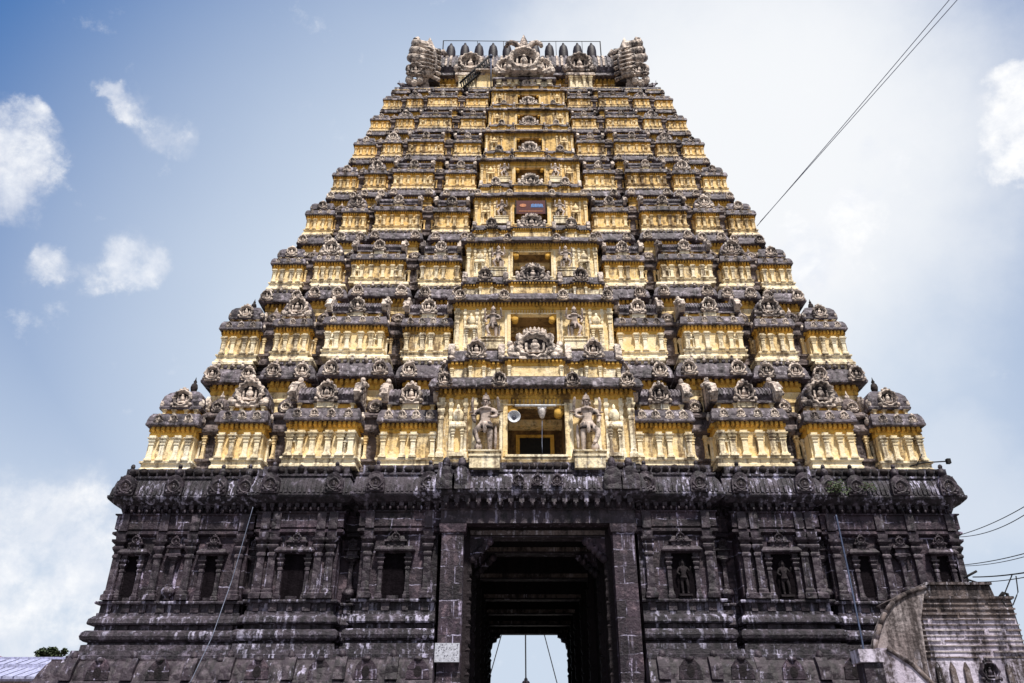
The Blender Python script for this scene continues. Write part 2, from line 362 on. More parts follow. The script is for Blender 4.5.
def pavilion(kind, w, H, dep, u, panels=False):
    """One miniature shrine of a storey; returns wall, cornice, roof, medallion meshes, front at y=0, centred on x=0."""
    a = w/2; zl = .345*H; zp = .085*H
    wl = MB()
    wl.rloft(-a, a, 0, dep, [(.16*u, 0), (.16*u, .2*zp), (.10*u, .28*zp), (.10*u, .62*zp), (.19*u, .7*zp), (.19*u, .86*zp), (0, zp), (0, zl)], 'pale')
    ze = zl-.075*H
    wl.rloft(-a+.0, a, 0, dep, [(.012*u, zp), (.012*u, ze)], 'plaster')
    entabl(wl, -a, a, 0, dep, ze, zl, u)
    pw = min(.27*u, w*.105) if not panels else min(.27*u, w*.085)
    if panels:
        xs = [-.95, -.20, .20, .95]
        wl.box(-.12*a, .12*a, -.03*u, .02, zp*.3, ze-.02, 'plaster')
    elif kind == 'sala':
        xs = [-.95, -.62, -.24, .24, .62, .95]
        wl.box(-.13*a, .13*a, -.03*u, .02, zp*.3, ze-.02, 'plaster')
        for q in (-1, 1): wl.aedicule(q*.775*a, -.01, zp, .23*a, (ze-zp)*.95, 'pale', 'pale')
    else:
        xs = [-.88, -.34, .34, .88]
        wl.box(-.17*a, .17*a, -.03*u, .02, zp*.3, ze-.02, 'plaster')
    for x in xs: wl.pil(x*(a-pw*.4), 0, zp*.9, ze+.01, pw, 'pale')
    for yy in (.3*dep, .8*dep):
        for q in (-1, 1): wl.rloft(q*a-pw*.5, q*a+pw*.5, yy-pw/2, yy+pw/2, [(.05*u, zp), (0, zp+.1*u), (0, ze-.3*u), (.1*u, ze-.12*u), (.05*u, ze)], 'pale')
    co = MB()
    o = .36*u; zc = zl; hc = .105*H
    cornice(co, -a, a, 0, dep, zc, hc, o, u, 4 if kind == 'sala' else 3, .21*u)
    z1 = zc+hc
    rf = MB(); md = MB(); fin = MB(); subs = []; gables = []; fins = []
    # neck
    zn = z1+.055*H
    i = .10*w if kind != 'sala' else .06*w
    rf.rloft(-a+i, a-i, .14*w if kind != 'sala' else .2*u, dep, [(.05*u, z1-.02), (.05*u, z1+.1*u), (0, z1+.12*u), (0, zn)], 'ochre')
    y0 = .14*w if kind != 'sala' else .2*u
    for k in (-.9, -.35, .35, .9): rf.pil(k*(a-i), y0, z1+.02, zn, .15*u, 'pale')
    hr = .70*H-zn
    if kind == 'kuta':
        b = a-i
        rf.rloft(-b, b, y0, dep-.05*w, [(0, zn), (.16*u, zn), (.19*u, zn+.08*hr), (.15*u, zn+.14*hr), (.10*u, zn+.16*hr), (.14*u, zn+.36*hr), (.08*u, zn+.58*hr), (-.10*u, zn+.78*hr), (-.34*u, zn+.92*hr), (-.6*b, zn+hr), (-.8*b, zn+hr*1.03)], 'soot', False)
        md.nasi(0, y0-.05*u, zn+.46*hr, .37*hr, n=18, crest=.8)
        md2 = [(b+.08*u, 1), (-b-.08*u, -1)]
        for xx, q in md2: md.ell((xx, (y0+dep)/2, zn+.45*hr), (.14*u, .42*hr, .45*hr), 'stucco', 10, 5)
        for ex in (-1, 1): md.ell((ex*(b+.1*u), y0-.02*u, zn+.25*hr), (.16*u, .16*u, .22*hr), 'stucco', 6, 4)
        fin.pot(0, (y0+dep)/2, zn+hr-.06*u, .20*u, .16*H, 'recess'); fins = [fin]
    elif kind == 'panjara':
        b = a-i
        poly = [(-b*1.1, zn), (b*1.1, zn)]+[(b*1.12*cos(t*pi/10), zn+.30*hr+.8*hr*sin(t*pi/10)) for t in range(11)]
        rf.ext(poly, y0+.05*u, dep, 'soot', 'y')
        rf.rloft(-b, b, y0, dep, [(0, zn-.01), (.15*u, zn), (.15*u, zn+.1*hr), (0, zn+.14*hr)], 'soot')
        md.nasi(0, y0-.02*u, zn+.54*hr, .55*hr, dep=.22, n=26, petals=13, crest=1.0)
        md.ell((0, y0-.12*u, zn+1.2*hr), (.15*hr, .12*u, .18*hr), 'stucco', 7, 4)
        for q in (-1, 1): md.ell((q*.66*hr, y0-.1*u, zn+.2*hr), (.17*hr, .14*u, .2*hr), 'stucco', 7, 4)
        fin.pot(0, (y0+dep)*.5, zn+1.0*hr, .17*u, .12*H, 'recess'); fins = [fin]
    else:
        b = a-i*.4; yc = y0+(dep-y0)*.5; ry = (dep-y0)*.56
        rf.rloft(-b, b, y0, dep, [(0, zn-.01), (.17*u, zn), (.17*u, zn+.1*hr), (0, zn+.16*hr)], 'soot')
        poly = [(yc-ry*.92, zn+.14*hr)]+[(yc-ry*cos(t*pi/12), zn+.34*hr+.58*hr*sin(t*pi/12)) for t in range(13)]+[(yc+ry*.92, zn+.14*hr)]
        rf.ext(poly, -b+.1*u, b-.1*u, 'soot', 'x')
        n = max(8, int(2*b/(.19*u)))
        for k in range(n):      # vault ribs
            x = -b+.15*u+(2*b-.3*u)*(k+.5)/n
            rf.ext([(p[0]+(-.045*u if p[0] < yc else .045*u), p[1]+.03*u) for p in poly[1:-1]], x-.05*u, x+.05*u, 'soot', 'x')
        # curled gable ends
        for q in (-1, 1):
            gp = [(yc-ry*1.15, zn+.05*hr), (yc-ry*1.35, zn+.3*hr), (yc-ry*1.15, zn+.72*hr), (yc-ry*.75, zn+1.0*hr), (yc-ry*.5, zn+1.12*hr), (yc, zn+1.12*hr), (yc+ry, zn+.7*hr), (yc+ry, zn)]
            x0, x1 = sorted((q*(b-.16*u), q*(b+.16*u))); ge = MB(); gables.append(ge); ge.ext(gp, x0, x1, 'stucco', 'x')
            for tt in range(5):
                t = tt/4*1.25; ge.ell((q*(b+.12*u), yc-ry*1.22*cos(t), zn+.28*hr+.8*hr*sin(t)), (.22*u, .16*u, .13*hr), 'stucco', 6, 4)
            ge.ell((q*(b+.02*u), yc-ry*.55, zn+1.16*hr), (.15*u, .2*u, .17*hr), 'stucco', 7, 4)
        md.nasi(0, yc-ry*.98, zn+.42*hr, .40*hr, dep=.3, n=18, petals=9, crest=1.0)
        md.box(-.32*hr, .32*hr, yc-ry*1.06, yc-ry*.7, zn-.22*hr, zn+.04*hr, 'pale')
        for k in range(4 if w > 2 else 3):
            n = 4 if w > 2 else 3
            fin = MB(); fins.append(fin); fin.pot((k-(n-1)/2)*.42*b/n*2.2, yc, zn+.88*hr, .17*u, .085*H, 'stucco', 7)
    subs = [('cornice', co), ('roof', rf), ('medallion', md)]+[('gable', g_) for g_ in gables]
    if u > .65: subs += [('finial', f_) for f_ in fins]
    else:
        for f_ in fins: rf.merge(f_)
    return wl, subs

def put_pav(name, parts, locs):
    wl, subs = parts
    p = wl.build(name, tower, locs[0])
    for n_, b_ in subs: b_.build(n_, p)
    for l in locs[1:]: copy_part(p, tower, l)

def bays(k):
    """Bay centres and half widths as fractions of the storey's half width; the gaps narrow a little higher up."""
    t = min(1, k/2); L = lambda a, b: a+(b-a)*t
    return [(L(.757, .784), L(.057, .052), .42, 'panjara'), (L(.546, .590), L(.087, .098), .72, 'sala'), (L(.326, .352), L(.071, .074), .50, 'sala')]
def gaps(k):
    B = bays(k); return ((.884+B[0][0]+B[0][1])/2, (B[0][0]-B[0][1]+B[1][0]+B[1][1])/2, (B[1][0]-B[1][1]+B[2][0]+B[2][1])/2)
def core(k):
    u = (Z[k+1]-Z[k])/6.82; H = Z[k+1]-Z[k]; w = WD[k+1]; y0 = YF[k+1]-YF[k]; yb = 2*(YC-YF[k])-y0
    c = MB(); cc = MB()
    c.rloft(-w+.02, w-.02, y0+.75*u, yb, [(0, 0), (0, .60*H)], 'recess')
    rng = [(-w, w, -.75*u)]
    for q in (-1, 1): rng.append((*sorted((q*.895*w, q*w)), 0))
    for f, hw, pj, kd in bays(k):
        for q in (-1, 1): rng.append(((q*f-hw)*w, (q*f+hw)*w, pj*u))
    rng.append((-.25*w, .25*w, .8*u))
    zl = .785*H; hc = .14*H; o = .5*u
    for j, (a, b, pj) in enumerate(rng):
        ya = y0-pj; yy = yb if j == 0 else y0+1.6*u
        e = .004*j
        c.rloft(a, b, ya, yy, [(0, .40*H), (0, .60*H), (.10*u, .61*H), (.10*u, .635*H), (0, .65*H), (0, zl-.08*H)], 'recess' if j == 0 and k > 1 else 'plaster')  # the set-back gap strip of upper storeys is darkened as if in shade
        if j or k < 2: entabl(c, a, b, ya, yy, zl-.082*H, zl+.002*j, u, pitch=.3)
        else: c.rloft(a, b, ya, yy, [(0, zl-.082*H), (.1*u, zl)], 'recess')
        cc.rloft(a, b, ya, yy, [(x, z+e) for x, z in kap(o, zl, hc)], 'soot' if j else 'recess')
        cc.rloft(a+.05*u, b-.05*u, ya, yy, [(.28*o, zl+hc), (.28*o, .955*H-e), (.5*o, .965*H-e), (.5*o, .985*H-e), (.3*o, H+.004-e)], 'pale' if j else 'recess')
        n = max(3, int((b-a)/(.35*u)))
        cc.dent(a, b, ya-.28*o, zl+hc, .955*H, .08*u, .34*u, 'soot')
        rr = random.Random(k*31+j)
        if j:
            for i_ in range(max(3, int((b-a)/(.62*u)))):
                x = a+(i_+rr.uniform(.3, .7))*(b-a)/max(3, int((b-a)/(.62*u))); hh = rr.uniform(.16, .30)*u
                cc.ell((x, ya-.55*o, zl+hc+hh*.55), (.11*u, .11*u, hh*.6), 'stucco', 6, 4); cc.ell((x, ya-.58*o, zl+hc+hh*1.25), (.07*u, .07*u, .09*u), 'stucco', 6, 4)
        if 2 < j < len(rng)-1:
            for x in (a+.22*u, b-.22*u): cc.nasi(x, ya-.9*o, zl+.52*hc, .40*u, n=14)
    for q in (-1, 1):
        cc.nasi(q*(w-.05*u), y0-.9*o, zl+.52*hc, .42*u, n=14)
        cc.nasi(q*(.885*w), y0-.9*o, zl+.52*hc, .38*u, n=14)
        for yy in (y0+.1*u, y0+1.2*u, y0+2.6*u): cc.ell((q*(w+.85*o), yy, zl+.52*hc), (.16*u, .42*u, .42*u), 'stucco', 8, 5)
        # strip pilasters on the upper wall
    for f in [g_+e_ for g_ in gaps(k) for e_ in (-.017, .017)]:
        for q in (-1, 1): c.pil(q*f*w, y0+.75*u, .42*H, .60*H, .17*u, 'plaster')
    o1 = c.build('storey_wall', tower, (0, YF[k], Z[k])); cc.build('cornice', o1)

def recess_shrines(k):
    u = (Z[k+1]-Z[k])/6.82; H = Z[k+1]-Z[k]; w = WD[k]; y1 = YF[k+1]-YF[k]
    m = MB(); a = .0275*w; yf = y1-1.0*u
    m.rloft(-a, a, yf, y1+.9*u, [(.12*u, 0), (.12*u, .05*H), (0, .06*H), (0, .09*H), (.1*u, .10*H), (.1*u, .12*H), (-.12*u, .13*H), (-.12*u, .30*H), (.05*u, .31*H), (.2*u, .33*H), (.22*u, .345*H), (.08*u, .39*H), (-.08*u, .40*H), (-.08*u, .44*H), (.12*u, .45*H), (.14*u, .465*H), (-.02*u, .50*H)], 'shrine_stone')
    for q in (-1, 1): m.pil(q*a*.62, yf+.06*u, .12*H, .305*H, .15*u, 'plaster')
    r = MB(); r.ell((0, yf+.4*u, .55*H), (a*1.05, .42*u, .085*H), 'shrine_stone', 9, 6); r.nasi(0, yf+.02*u, .54*H, .26*u, n=10)
    r.pot(0, yf+.38*u, .60*H, .14*u, .10*H, 'stucco')
    # upper stage added to the recess stack; its near-black imitates the gap's shade
    t = MB(); b2 = a*.82; y2 = y1+.02*u
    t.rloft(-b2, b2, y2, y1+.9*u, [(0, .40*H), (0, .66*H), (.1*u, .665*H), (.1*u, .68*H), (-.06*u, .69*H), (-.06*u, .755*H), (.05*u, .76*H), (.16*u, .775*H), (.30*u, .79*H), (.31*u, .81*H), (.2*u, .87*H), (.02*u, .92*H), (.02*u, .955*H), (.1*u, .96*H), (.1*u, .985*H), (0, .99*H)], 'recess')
    for q in (-1, 1): t.pil(q*b2*.6, y2, .64*H, .775*H, .14*u, 'recess')
    t.nasi(0, y2-.22*u, .86*H, .22*u, n=10)
    first = tf = None
    for f in gaps(k):
        for q in (-1, 1):
            l = (q*f*w, YF[k], Z[k])
            if first is None:
                first = m.build('recess_shrine', tower, l); r.build('roof', first)
            else: copy_part(first, tower, l)
            if f < .8:
                if tf is None: tf = t.build('gap_shade_turret', tower, l)
                else: copy_part(tf, tower, l)

def central(k):
    u = (Z[k+1]-Z[k])/6.82; H = Z[k+1]-Z[k]; w = WD[k]; c = .252*w; yf = -1.0*u; yb = YF[k+1]-YF[k]+.02
    ow = .073*w; zo0, zo1 = .060*H, .455*H
    m = MB()
    zl = .585*H; ze = zl-.075*H
    for q in (-1, 1):
        x0, x1 = sorted((q*ow, q*c)); m.box(x0, x1, yf, yb, 0, ze+.01, 'plaster')
    m.box(-ow, ow, yf+.001, yb, 0, zo0, 'pale'); m.box(-ow, ow, yf+.002, yb, zo1, ze+.01, 'plaster')
    m.box(-ow, ow, yb-.12*u, yb+.1, zo0, zo1, 'loggia_shade')
    for q in (-1, 1):
        x0, x1 = sorted((q*ow, q*(ow-.03))); m.box(x0, x1, yf+.55*u, yb-.11*u, zo0+.003, zo1-.003, 'loggia_shade')
    m.box(-ow+.035, ow-.035, yf+.36*u, yb-.13*u, zo1-.04, zo1-.004, 'loggia_shade')     # back wall of the loggia
    m.rloft(-c, c, yf, yb, [(.16*u, -.02), (.16*u, .012*H), (.08*u, .015*H), (.08*u, .03*H), (.14*u, .035*H), (.14*u, .05*H), (.004, .055*H)], 'pale')
    entabl(m, -c, c, yf, yb, ze, zl, u)
    cb = m.build('central_bay', tower, (0, YF[k], Z[k]))
    for q in (-1, 1):
        for f, ww in ((.242, .24), (.158, .2), (.218, .14), (.180, .14)):
            p = MB(); p.pil(q*f*w, yf, .05*H, ze+.005, ww*u, 'pale'); p.build('pilaster', cb)
        p = MB(); p.aedicule(q*.199*w, yf-.02*u, .06*H, .036*w, .39*H, 'pale', 'pale'); p.build('relief_shrine', cb)
    f = MB()       # stepped door frame, scroll corbels, fretted lintel panel
    for q in (-1, 1):
        x0, x1 = sorted((q*ow, q*(ow+.22*u))); f.box(x0, x1, yf-.14*u, yf+.5*u, zo0, zo1+.02*H, 'plaster')
        x0, x1 = sorted((q*(ow+.22*u), q*(ow+.4*u))); f.box(x0, x1, yf-.07*u, yf+.3*u, .05*H, zo1+.02*H, 'pale')
        f.lathe((q*(ow-.28*u), yf+.05*u, zo1-.32*u), [(.05*u, -.3*u), (.24*u, -.3*u), (.24*u, .1*u), (.1*u, .14*u)], 'ochre', 12, 'y')
        x0, x1 = sorted((q*(ow-.28*u), q*ow)); f.box(x0, x1, yf-.05*u, yf+.35*u, zo1-.3*u, zo1, 'ochre')
    f.box(-ow-.24*u, ow+.24*u, yf-.16*u, yf+.3*u, zo1+.003, zo1+.05*u, 'pale')
    f.dent(-ow, ow, yf-.02*u, zo1+.1*u, ze-.02, .06*u, .2*u, 'ochre')
    f.box(-ow-.1*u, ow+.1*u, yf-.2*u, yf+.2*u, zo0-.03*u, zo0+.08*u, 'pale')
    f.build('opening_frame', cb)
    d = MB(); hw = ow*.56; zt = zo0+(zo1-zo0)*.70
    yw = yb-.12*u
    d.box(-hw, hw, yw-.06*u, yw+.01, zo0, zt, 'door_wood')
    for x in (-hw*.5, 0, hw*.5): d.box(x-.03*u, x+.03*u, yw-.09*u, yw-.05*u, zo0, zt, 'door_wood')
    for x in (-hw-.1*u, hw+.1*u): d.box(x-.1*u, x+.1*u, yw-.13*u, yw+.01, zo0, zt+.15*u, 'ochre')
    d.box(-hw, hw, yw-.13*u, yw+.01, zt+.002, zt+.15*u, 'ochre')
    d.build('inner_door', cb)
    co = MB(); o = .48*u; hc = .095*H
    co.rloft(-c, c, yf, yb, kap(o, zl, hc), 'soot')
    co.rloft(-.12*w, .12*w, yf-.12*u, yb, [(x, z+.006) for x, z in kap(o, zl, hc)], 'soot')
    for xx in (-.235, -.094, .094, .235): co.nasi(xx*w, yf-.95*o-.1*u, zl+.5*hc, .36*u, n=16, crest=.6)
    co.build('cornice', cb)
    # parapet shrines in front of the next opening
    pa = MB(); z0 = zl+hc; z1 = .845*H; yp = yf+.25*u
    yk = yb+.3*u
    secs = [(-.228, -.178), (-.178, -.13), (-.13, -.092), (-.075, .075), (.092, .13), (.13, .178), (.178, .228)]
    pa.box(-.228*w, .228*w, yp+.3*u, yk, z0-.02, z1, 'plaster')
    pa.box(-.228*w, .228*w, yp+.25*u, yk, z0-.02, z0+.03*H, 'recess')
    for j, (a, b) in enumerate(secs):
        pj = (.32 if j == 3 else .22 if j in (1, 5) else 0)*u
        ya = yp+.2*u-pj
        pa.box(a*w, b*w, ya, yk, z0, z1-.045*H, 'plaster' if j % 2 else 'pale')
        entabl(pa, a*w+.03*u, b*w-.03*u, ya, yk, z1-.05*H, z1, u*.8, pitch=.26)
        pa.rloft(a*w, b*w, ya, yk, [(.1*u, z1), (.2*u, z1+.02*u), (.2*u, z1+.1*u), (.02*u, z1+.13*u)], 'soot')
        for x in (a*w+.12*u, b*w-.12*u): pa.pil(x, ya, z0, z1-.05*H, .13*u, 'pale')
    pr = pa.build('parapet', cb)
    ro = MB(); zr = z1+.12*u; hr = .115*H; yc = yp+.65*u
    for a, b in ((-.225, -.09), (.09, .225)):
        poly = [(yc-.5*u*cos(t*pi/10), zr+hr*sin(t*pi/10)) for t in range(11)]
        ro.ext(poly, a*w, b*w, 'soot', 'x')
        for x in (a*w, b*w):
            ro.ext([(yc-.62*u, zr), (yc-.7*u, zr+.5*hr), (yc-.5*u, zr+1.15*hr), (yc-.3*u, zr+1.4*hr), (yc+.3*u, zr+1.2*hr), (yc+.5*u, zr)], x-.16*u, x+.16*u, 'stucco', 'x')
            for t in (.1, .5, .9, 1.3): ro.ell((x, yc-.62*u*cos(t), zr+1.25*hr*sin(t)), (.22*u, .14*u, .14*u), 'stucco', 6, 4)
    for f in (-.157, .157): ro.nasi(f*w, yc-.72*u, zr+.5*u, .50*u, mat='stucco', dep=.3, n=18, petals=9, crest=1.3)
    R = .058*w if k == 0 else .045*w
    ro.nasi(0, yc-.75*u, zr+.60*R, R*.68, 'stucco', .2, n=26, petals=13, crest=.8, sx=1.35)
    for t in range(-3, 4):          # flame fan of the crowned arch
        a = t*.2; ro.ell((R*.55*sin(a*1.8), yc-.75*u, zr+.52*R+R*.92*cos(a*.9)), (.085*R, .1*u, .24*R), 'stucco', 6, 4)
    for q in (-1, 1):
        ro.ell((q*R*.98, yc-.75*u, zr+.35*R), (.32*R, .16*u, .36*R), 'stucco', 8, 5); ro.ell((q*R*.72, yc-.75*u, zr+1.1*R), (.2*R, .12*u, .24*R), 'stucco', 7, 4)
        ro.ell((q*R*1.15, yc-.7*u, zr+.75*R), (.16*R, .12*u, .2*R), 'stucco', 7, 4)
    ro.build('parapet_roof', cb)
    return cb

NT_ = 8
for k in range(NT_):
    H = Z[k+1]-Z[k]; u = H/6.82; w = WD[k]
    REPAINT.clear()
    if k >= 3: REPAINT.update(plaster='plaster_gold', pale='pale_gold')
    core(k); recess_shrines(k); central(k)
    dx = WD[k]-WD[k+1]; dy = YF[k+1]-YF[k]
    cw = .116*w; dep = max(dy+.6*u, cw)
    put_pav('corner_pavilion', pavilion('kuta', cw, H, cw, u), [(q*(w-cw/2), YF[k], Z[k]) for q in (-1, 1)])
    for f, hw, pj, kd in bays(k):
        nm = 'arched_pavilion' if kd == 'panjara' else 'vaulted_pavilion'
        put_pav(nm, pavilion(kd, 2*hw*w, H, dy+pj*u+.9*u, u, pj == .50), [(q*f*w, YF[k]-pj*u, Z[k]) for q in (-1, 1)])

REPAINT.clear()
# crowning storey and barrel roof
def crown():
    z0 = Z[8]; w = WD[8]
    m = MB(); y0 = YF[8]; yb = 2*YC-y0
    m.rloft(-w+.3, w-.3, y0+.2, yb, [(.2, z0), (.25, z0+.05), (.25, z0+.25), (0, z0+.36)], 'soot')
    zn = z0+.36
    m.rloft(-8.2, 8.2, 7.6, 14.4, [(.25, zn-.05), (.25, zn+.3), (0, zn+.35), (0, 49.1)], 'ochre')
    for i in range(30):
        x = -8+16*(i+.5)/30
        if abs(x) > 2.2: m.pil(x, 7.6, zn+.3, 48.5, .2, 'plaster')
    entabl(m, -8.2, 8.2, 7.6, 14.4, 48.5, 49.12, .8, pitch=.4)
    nk = m.build('roof_neck', tower)
    b = MB()
    b.rloft(-8.3, 8.3, 7.5, 14.5, [(0, 49.12), (.42, 49.15), (.42, 49.38), (.1, 49.55)], 'soot')
    poly = [(YC-3.3, 49.3)]+[(YC-3.8*cos(t*pi/16), 50.2+3.2*sin(t*pi/16)) for t in range(17)]+[(YC+3.3, 49.3)]
    b.ext(poly, -8.2, 8.2, 'soot', 'x')
    for i in range(44):
        x = -8.1+16.2*(i+.5)/44
        b.ext([(p[0]+(-.09 if p[0] < YC else .09), p[1]+.06) for p in poly[1:-1]], x-.09, x+.09, 'stucco' if i % 3 else 'soot', 'x')
    br = b.build('barrel_roof', tower)
    f = MB()
    f.lathe((0, 0, 0), [(.34, 0), (.36, .2), (.18, .4), (.2, .75), (.3, .9), (.22, 1.15), (.34, 1.5), (.42, 1.9), (.45, 2.4), (.44, 3.0), (.36, 3.45), (.2, 3.7), (.08, 3.78), (.13, 3.86), (.10, 3.98), (.02, 4.1)], 'finial_metal', 14)
    f0 = f.build('finial', br, (-6.5, YC, 53.25)); f0.scale = (.92, .92, .96)
    for i in range(1, 11):
        c = f0.copy(); COL.objects.link(c); c.parent = br; c.location = (-6.5+i*1.22, YC, 53.3)
    # shell-like gable ends
    for q in (-1, 1):
        g = MB(); hz = lambda z: 47.4+(z-47.9)*.88
        gp = [(YC-3.6, 47.9), (YC-4.5, 49.6), (YC-4.3, 51.8), (YC-3.3, 53.6), (YC-1.6, 54.8), (YC, 55.2), (YC+1.6, 54.8), (YC+3.3, 53.6), (YC+4.3, 51.8), (YC+4.5, 49.6), (YC+3.6, 47.9)]
        x0, x1 = sorted((q*7.6, q*8.5)); g.ext([(a, hz(z)-.4) for a, z in gp], x0, x1, 'stucco', 'x')
        for i in range(3):      # broad overlapping plumes sweeping outwards, tips curled up
            z = 49.75+.80*i; o = .13*i
            g.tube([(q*7.75, YC-4.1, z+.55), (q*8.3, YC-4.6, z+.2), (q*(8.8-o*.5), YC-4.7, z+.3), (q*(9.12-o), YC-4.4, z+.75), (q*(9.1-o), YC-4.3, z+1.15), (q*(8.85-o), YC-4.3, z+1.3)], .52, 'stucco', 9, .26)
        g.nasi(q*8.65, YC-4.55, 48.95, .62, 'stucco', .3, n=18, petals=9)
        for ax, az, ar in ((9.1, 48.1, .34), (8.3, 48.0, .32), (8.7, 47.75, .3), (9.2, 49.3, .3)): g.ell((q*ax, YC-4.4, az), (ar, ar, ar*1.3), 'stucco', 8, 5)
        px0, px1 = sorted((q*6.85, q*7.65)); g.box(px0, px1, YC-4.35, YC-3.2, 48.0, 51.6, 'recess')
        for i in range(6):      # slanting rope bands
            z = 48.1+i*.6; g.tube([(q*6.8, YC-4.38, z), (q*7.7, YC-4.38, z+.55)], .17, 'stucco', 6)
        g.ell((q*9.2, YC-3.6, 48.1), (.35, .4, .5), 'stucco', 9, 6)
        g.ell((q*8.9, YC-4.1, 49.3), (.4, .35, .5), 'stucco', 9, 6); g.nasi(q*8.6, YC-4.3, 49.9, .4, 'stucco')
        g.lathe((q*7.72, YC-4.55, 48.3), [(.40, 0), (.62, .6), (.74, 1.5), (.70, 2.2), (.50, 3.0), (.26, 3.7), (.02, 4.3)], 'stucco', 10, 'z', True, 1, .45)
        for i in range(6):
            z = 48.7+.43*i; ww = .60 if i < 4 else .40; g.tube([(q*(7.72-ww), YC-4.86, z), (q*7.72, YC-4.95, z+.16), (q*(7.72+ww), YC-4.86, z+.40)], .095, 'stucco', 6)
        for s in (-.8, .9): g.tube([(q*7.95+s*.4, YC-3.0, 51.6), (q*7.95+s*.9, YC-3.1, 52.3), (q*7.95+s*1.35, YC-3.2, 52.5), (q*7.95+s*1.6, YC-3.2, 52.1)], .32, 'stucco', 8, .2)
        g.build('gable_end', br)
    for x in (-4.45, 4.1):
        n = MB(); n.nasi(x, 7.1, 50.15, .92, 'stucco', .35, n=26, petals=12)
        for s in (-1, 1): n.ell((x+s*.95, 7.0, 49.75), (.42, .3, .45), 'stucco'); n.ell((x+s*.75, 7.0, 50.75), (.3, .25, .3), 'stucco')
        n.box(x-.9, x+.9, 6.8, 7.7, 47.3, 48.6, 'pale')
        for s in (-.75, -.3, .3, .75): n.pil(x+s, 6.8, 47.3, 48.6, .2, 'pale')
        n.rloft(x-.9, x+.9, 6.8, 7.7, [(.0, 48.6), (.25, 48.62), (.25, 48.8), (.05, 49.1)], 'stucco')
        n.build('medallion', br)
    cx = -.28
    c = MB()
    c.box(cx-2.1, cx+2.1, 5.9, 7.6, z0-.3, z0+.25, 'pale')
    for s in (-1.9, -1.1, -.6, .6, 1.1, 1.9): c.pil(cx+s, 5.9, z0-.2, z0+.25, .2, 'pale')
    c.rloft(cx-2.1, cx+2.1, 5.9, 7.6, kap(.3, z0+.25, .35), 'soot')
    c.box(cx-1.5, cx+1.5, 6.1, 7.7, z0+.55, z0+2.6, 'pale'); c.box(cx-.45, cx+.45, 6.06, 7.7, z0+.6, z0+1.3, 'void')
    for s in (-1.3, -.7, .7, 1.3): c.pil(cx+s, 6.1, z0+.6, z0+1.4, .25, 'pale')
    bay = c.build('crown_bay', tower)
    n = MB()
    n.nasi(cx, 5.75, z0+2.0, 1.2, 'stucco', .3, n=32, petals=15, crest=.6)
    for q in (-1, 1):
        n.nasi(cx+q*1.4, 5.95, z0+1.75, .75, 'stucco', .25, n=24, petals=12, crest=.6)
        n.ell((cx+q*2.05, 5.9, z0+1.4), (.35, .3, .4), 'stucco')
    n.build('medallion', bay)
    fl = MB(); zf = 50.25       # three-petalled flower finial
    fl.lathe((cx, 5.75, zf), [(.3, -.4), (.42, -.2), (.2, .1), (.26, .4), (.33, .8), (.26, 1.2), (.02, 1.85)], 'stucco', 10, 'z', True, 1, .6)
    for q in (-1, 1):
        pts = [(cx+q*.1, 5.75, zf), (cx+q*.35, 5.75, zf+.45), (cx+q*.65, 5.75, zf+.85), (cx+q*1.0, 5.75, zf+1.0), (cx+q*1.3, 5.7, zf+.75), (cx+q*1.35, 5.65, zf+.45)]
        fl.tube(pts, .26, 'stucco', 8, .16)
    fl.build('flower_finial', bay)
    lg = MB(); lg.box(-4.0, -2.2, 6.2, 8.0, 48.8, 48.92, 'stucco'); lg.box(-3.9, -2.3, 6.6, 8, 47.2, 48.8, 'plaster'); lg.build('ledge', bay)
crown()

# ------------------------------------------------------------------ granite base
PR = [(1.75, 0), (1.75, 3.2), (1.55, 4.45), (1.5, 4.62), (1.42, 4.70), (1.36, 4.95), (1.2, 5.3), (1.06, 5.50), (1.06, 5.58), (.68, 5.60), (.68, 5.76), (.60, 5.80), (.58, 5.98), (.36, 6.0), (.34, 6.24), (.16, 6.28), (.16, 6.36),
      (.30, 6.38), (.42, 6.46), (.46, 6.60), (.42, 6.76), (.30, 6.85), (.06, 6.88), (.06, 7.08), (.30, 7.10), (.33, 7.16), (.30, 7.34), (.16, 7.48), (.10, 7.50), (.10, 7.62), (.03, 7.64), (.03, 7.98), (.22, 8.0), (.24, 8.06), (.22, 8.12), (.0, 8.16), (.0, 11.06)]
UP = [(.0, 11.06), (.10, 11.1), (.20, 11.16), (.20, 11.26), (.08, 11.32), (.08, 11.38), (.16, 11.40), (.16, 12.02), (.24, 12.06), (.24, 12.12), (.0, 12.14), (.0, 12.6)]
KP = [(.0, 12.42), (.35, 12.52), (.60, 12.72), (.64, 12.80), (.64, 12.90), (.58, 12.92), (.54, 13.25), (.42, 13.55), (.30, 13.72), (.30, 13.80), (.36, 13.82), (.36, 13.92), (.2, 13.96), (.2, 14.34), (-.2, 14.36)]
def base_core():
    m = MB()
    for q in (-1, 1):
        x0, x1 = sorted((q*3.42, q*19.5)); m.box(x0, x1, .45, 2*YC-.4, 0, 14.2, 'granite')
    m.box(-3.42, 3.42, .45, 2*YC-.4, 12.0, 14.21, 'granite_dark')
    m.build('stone_core', tower)
base_core()
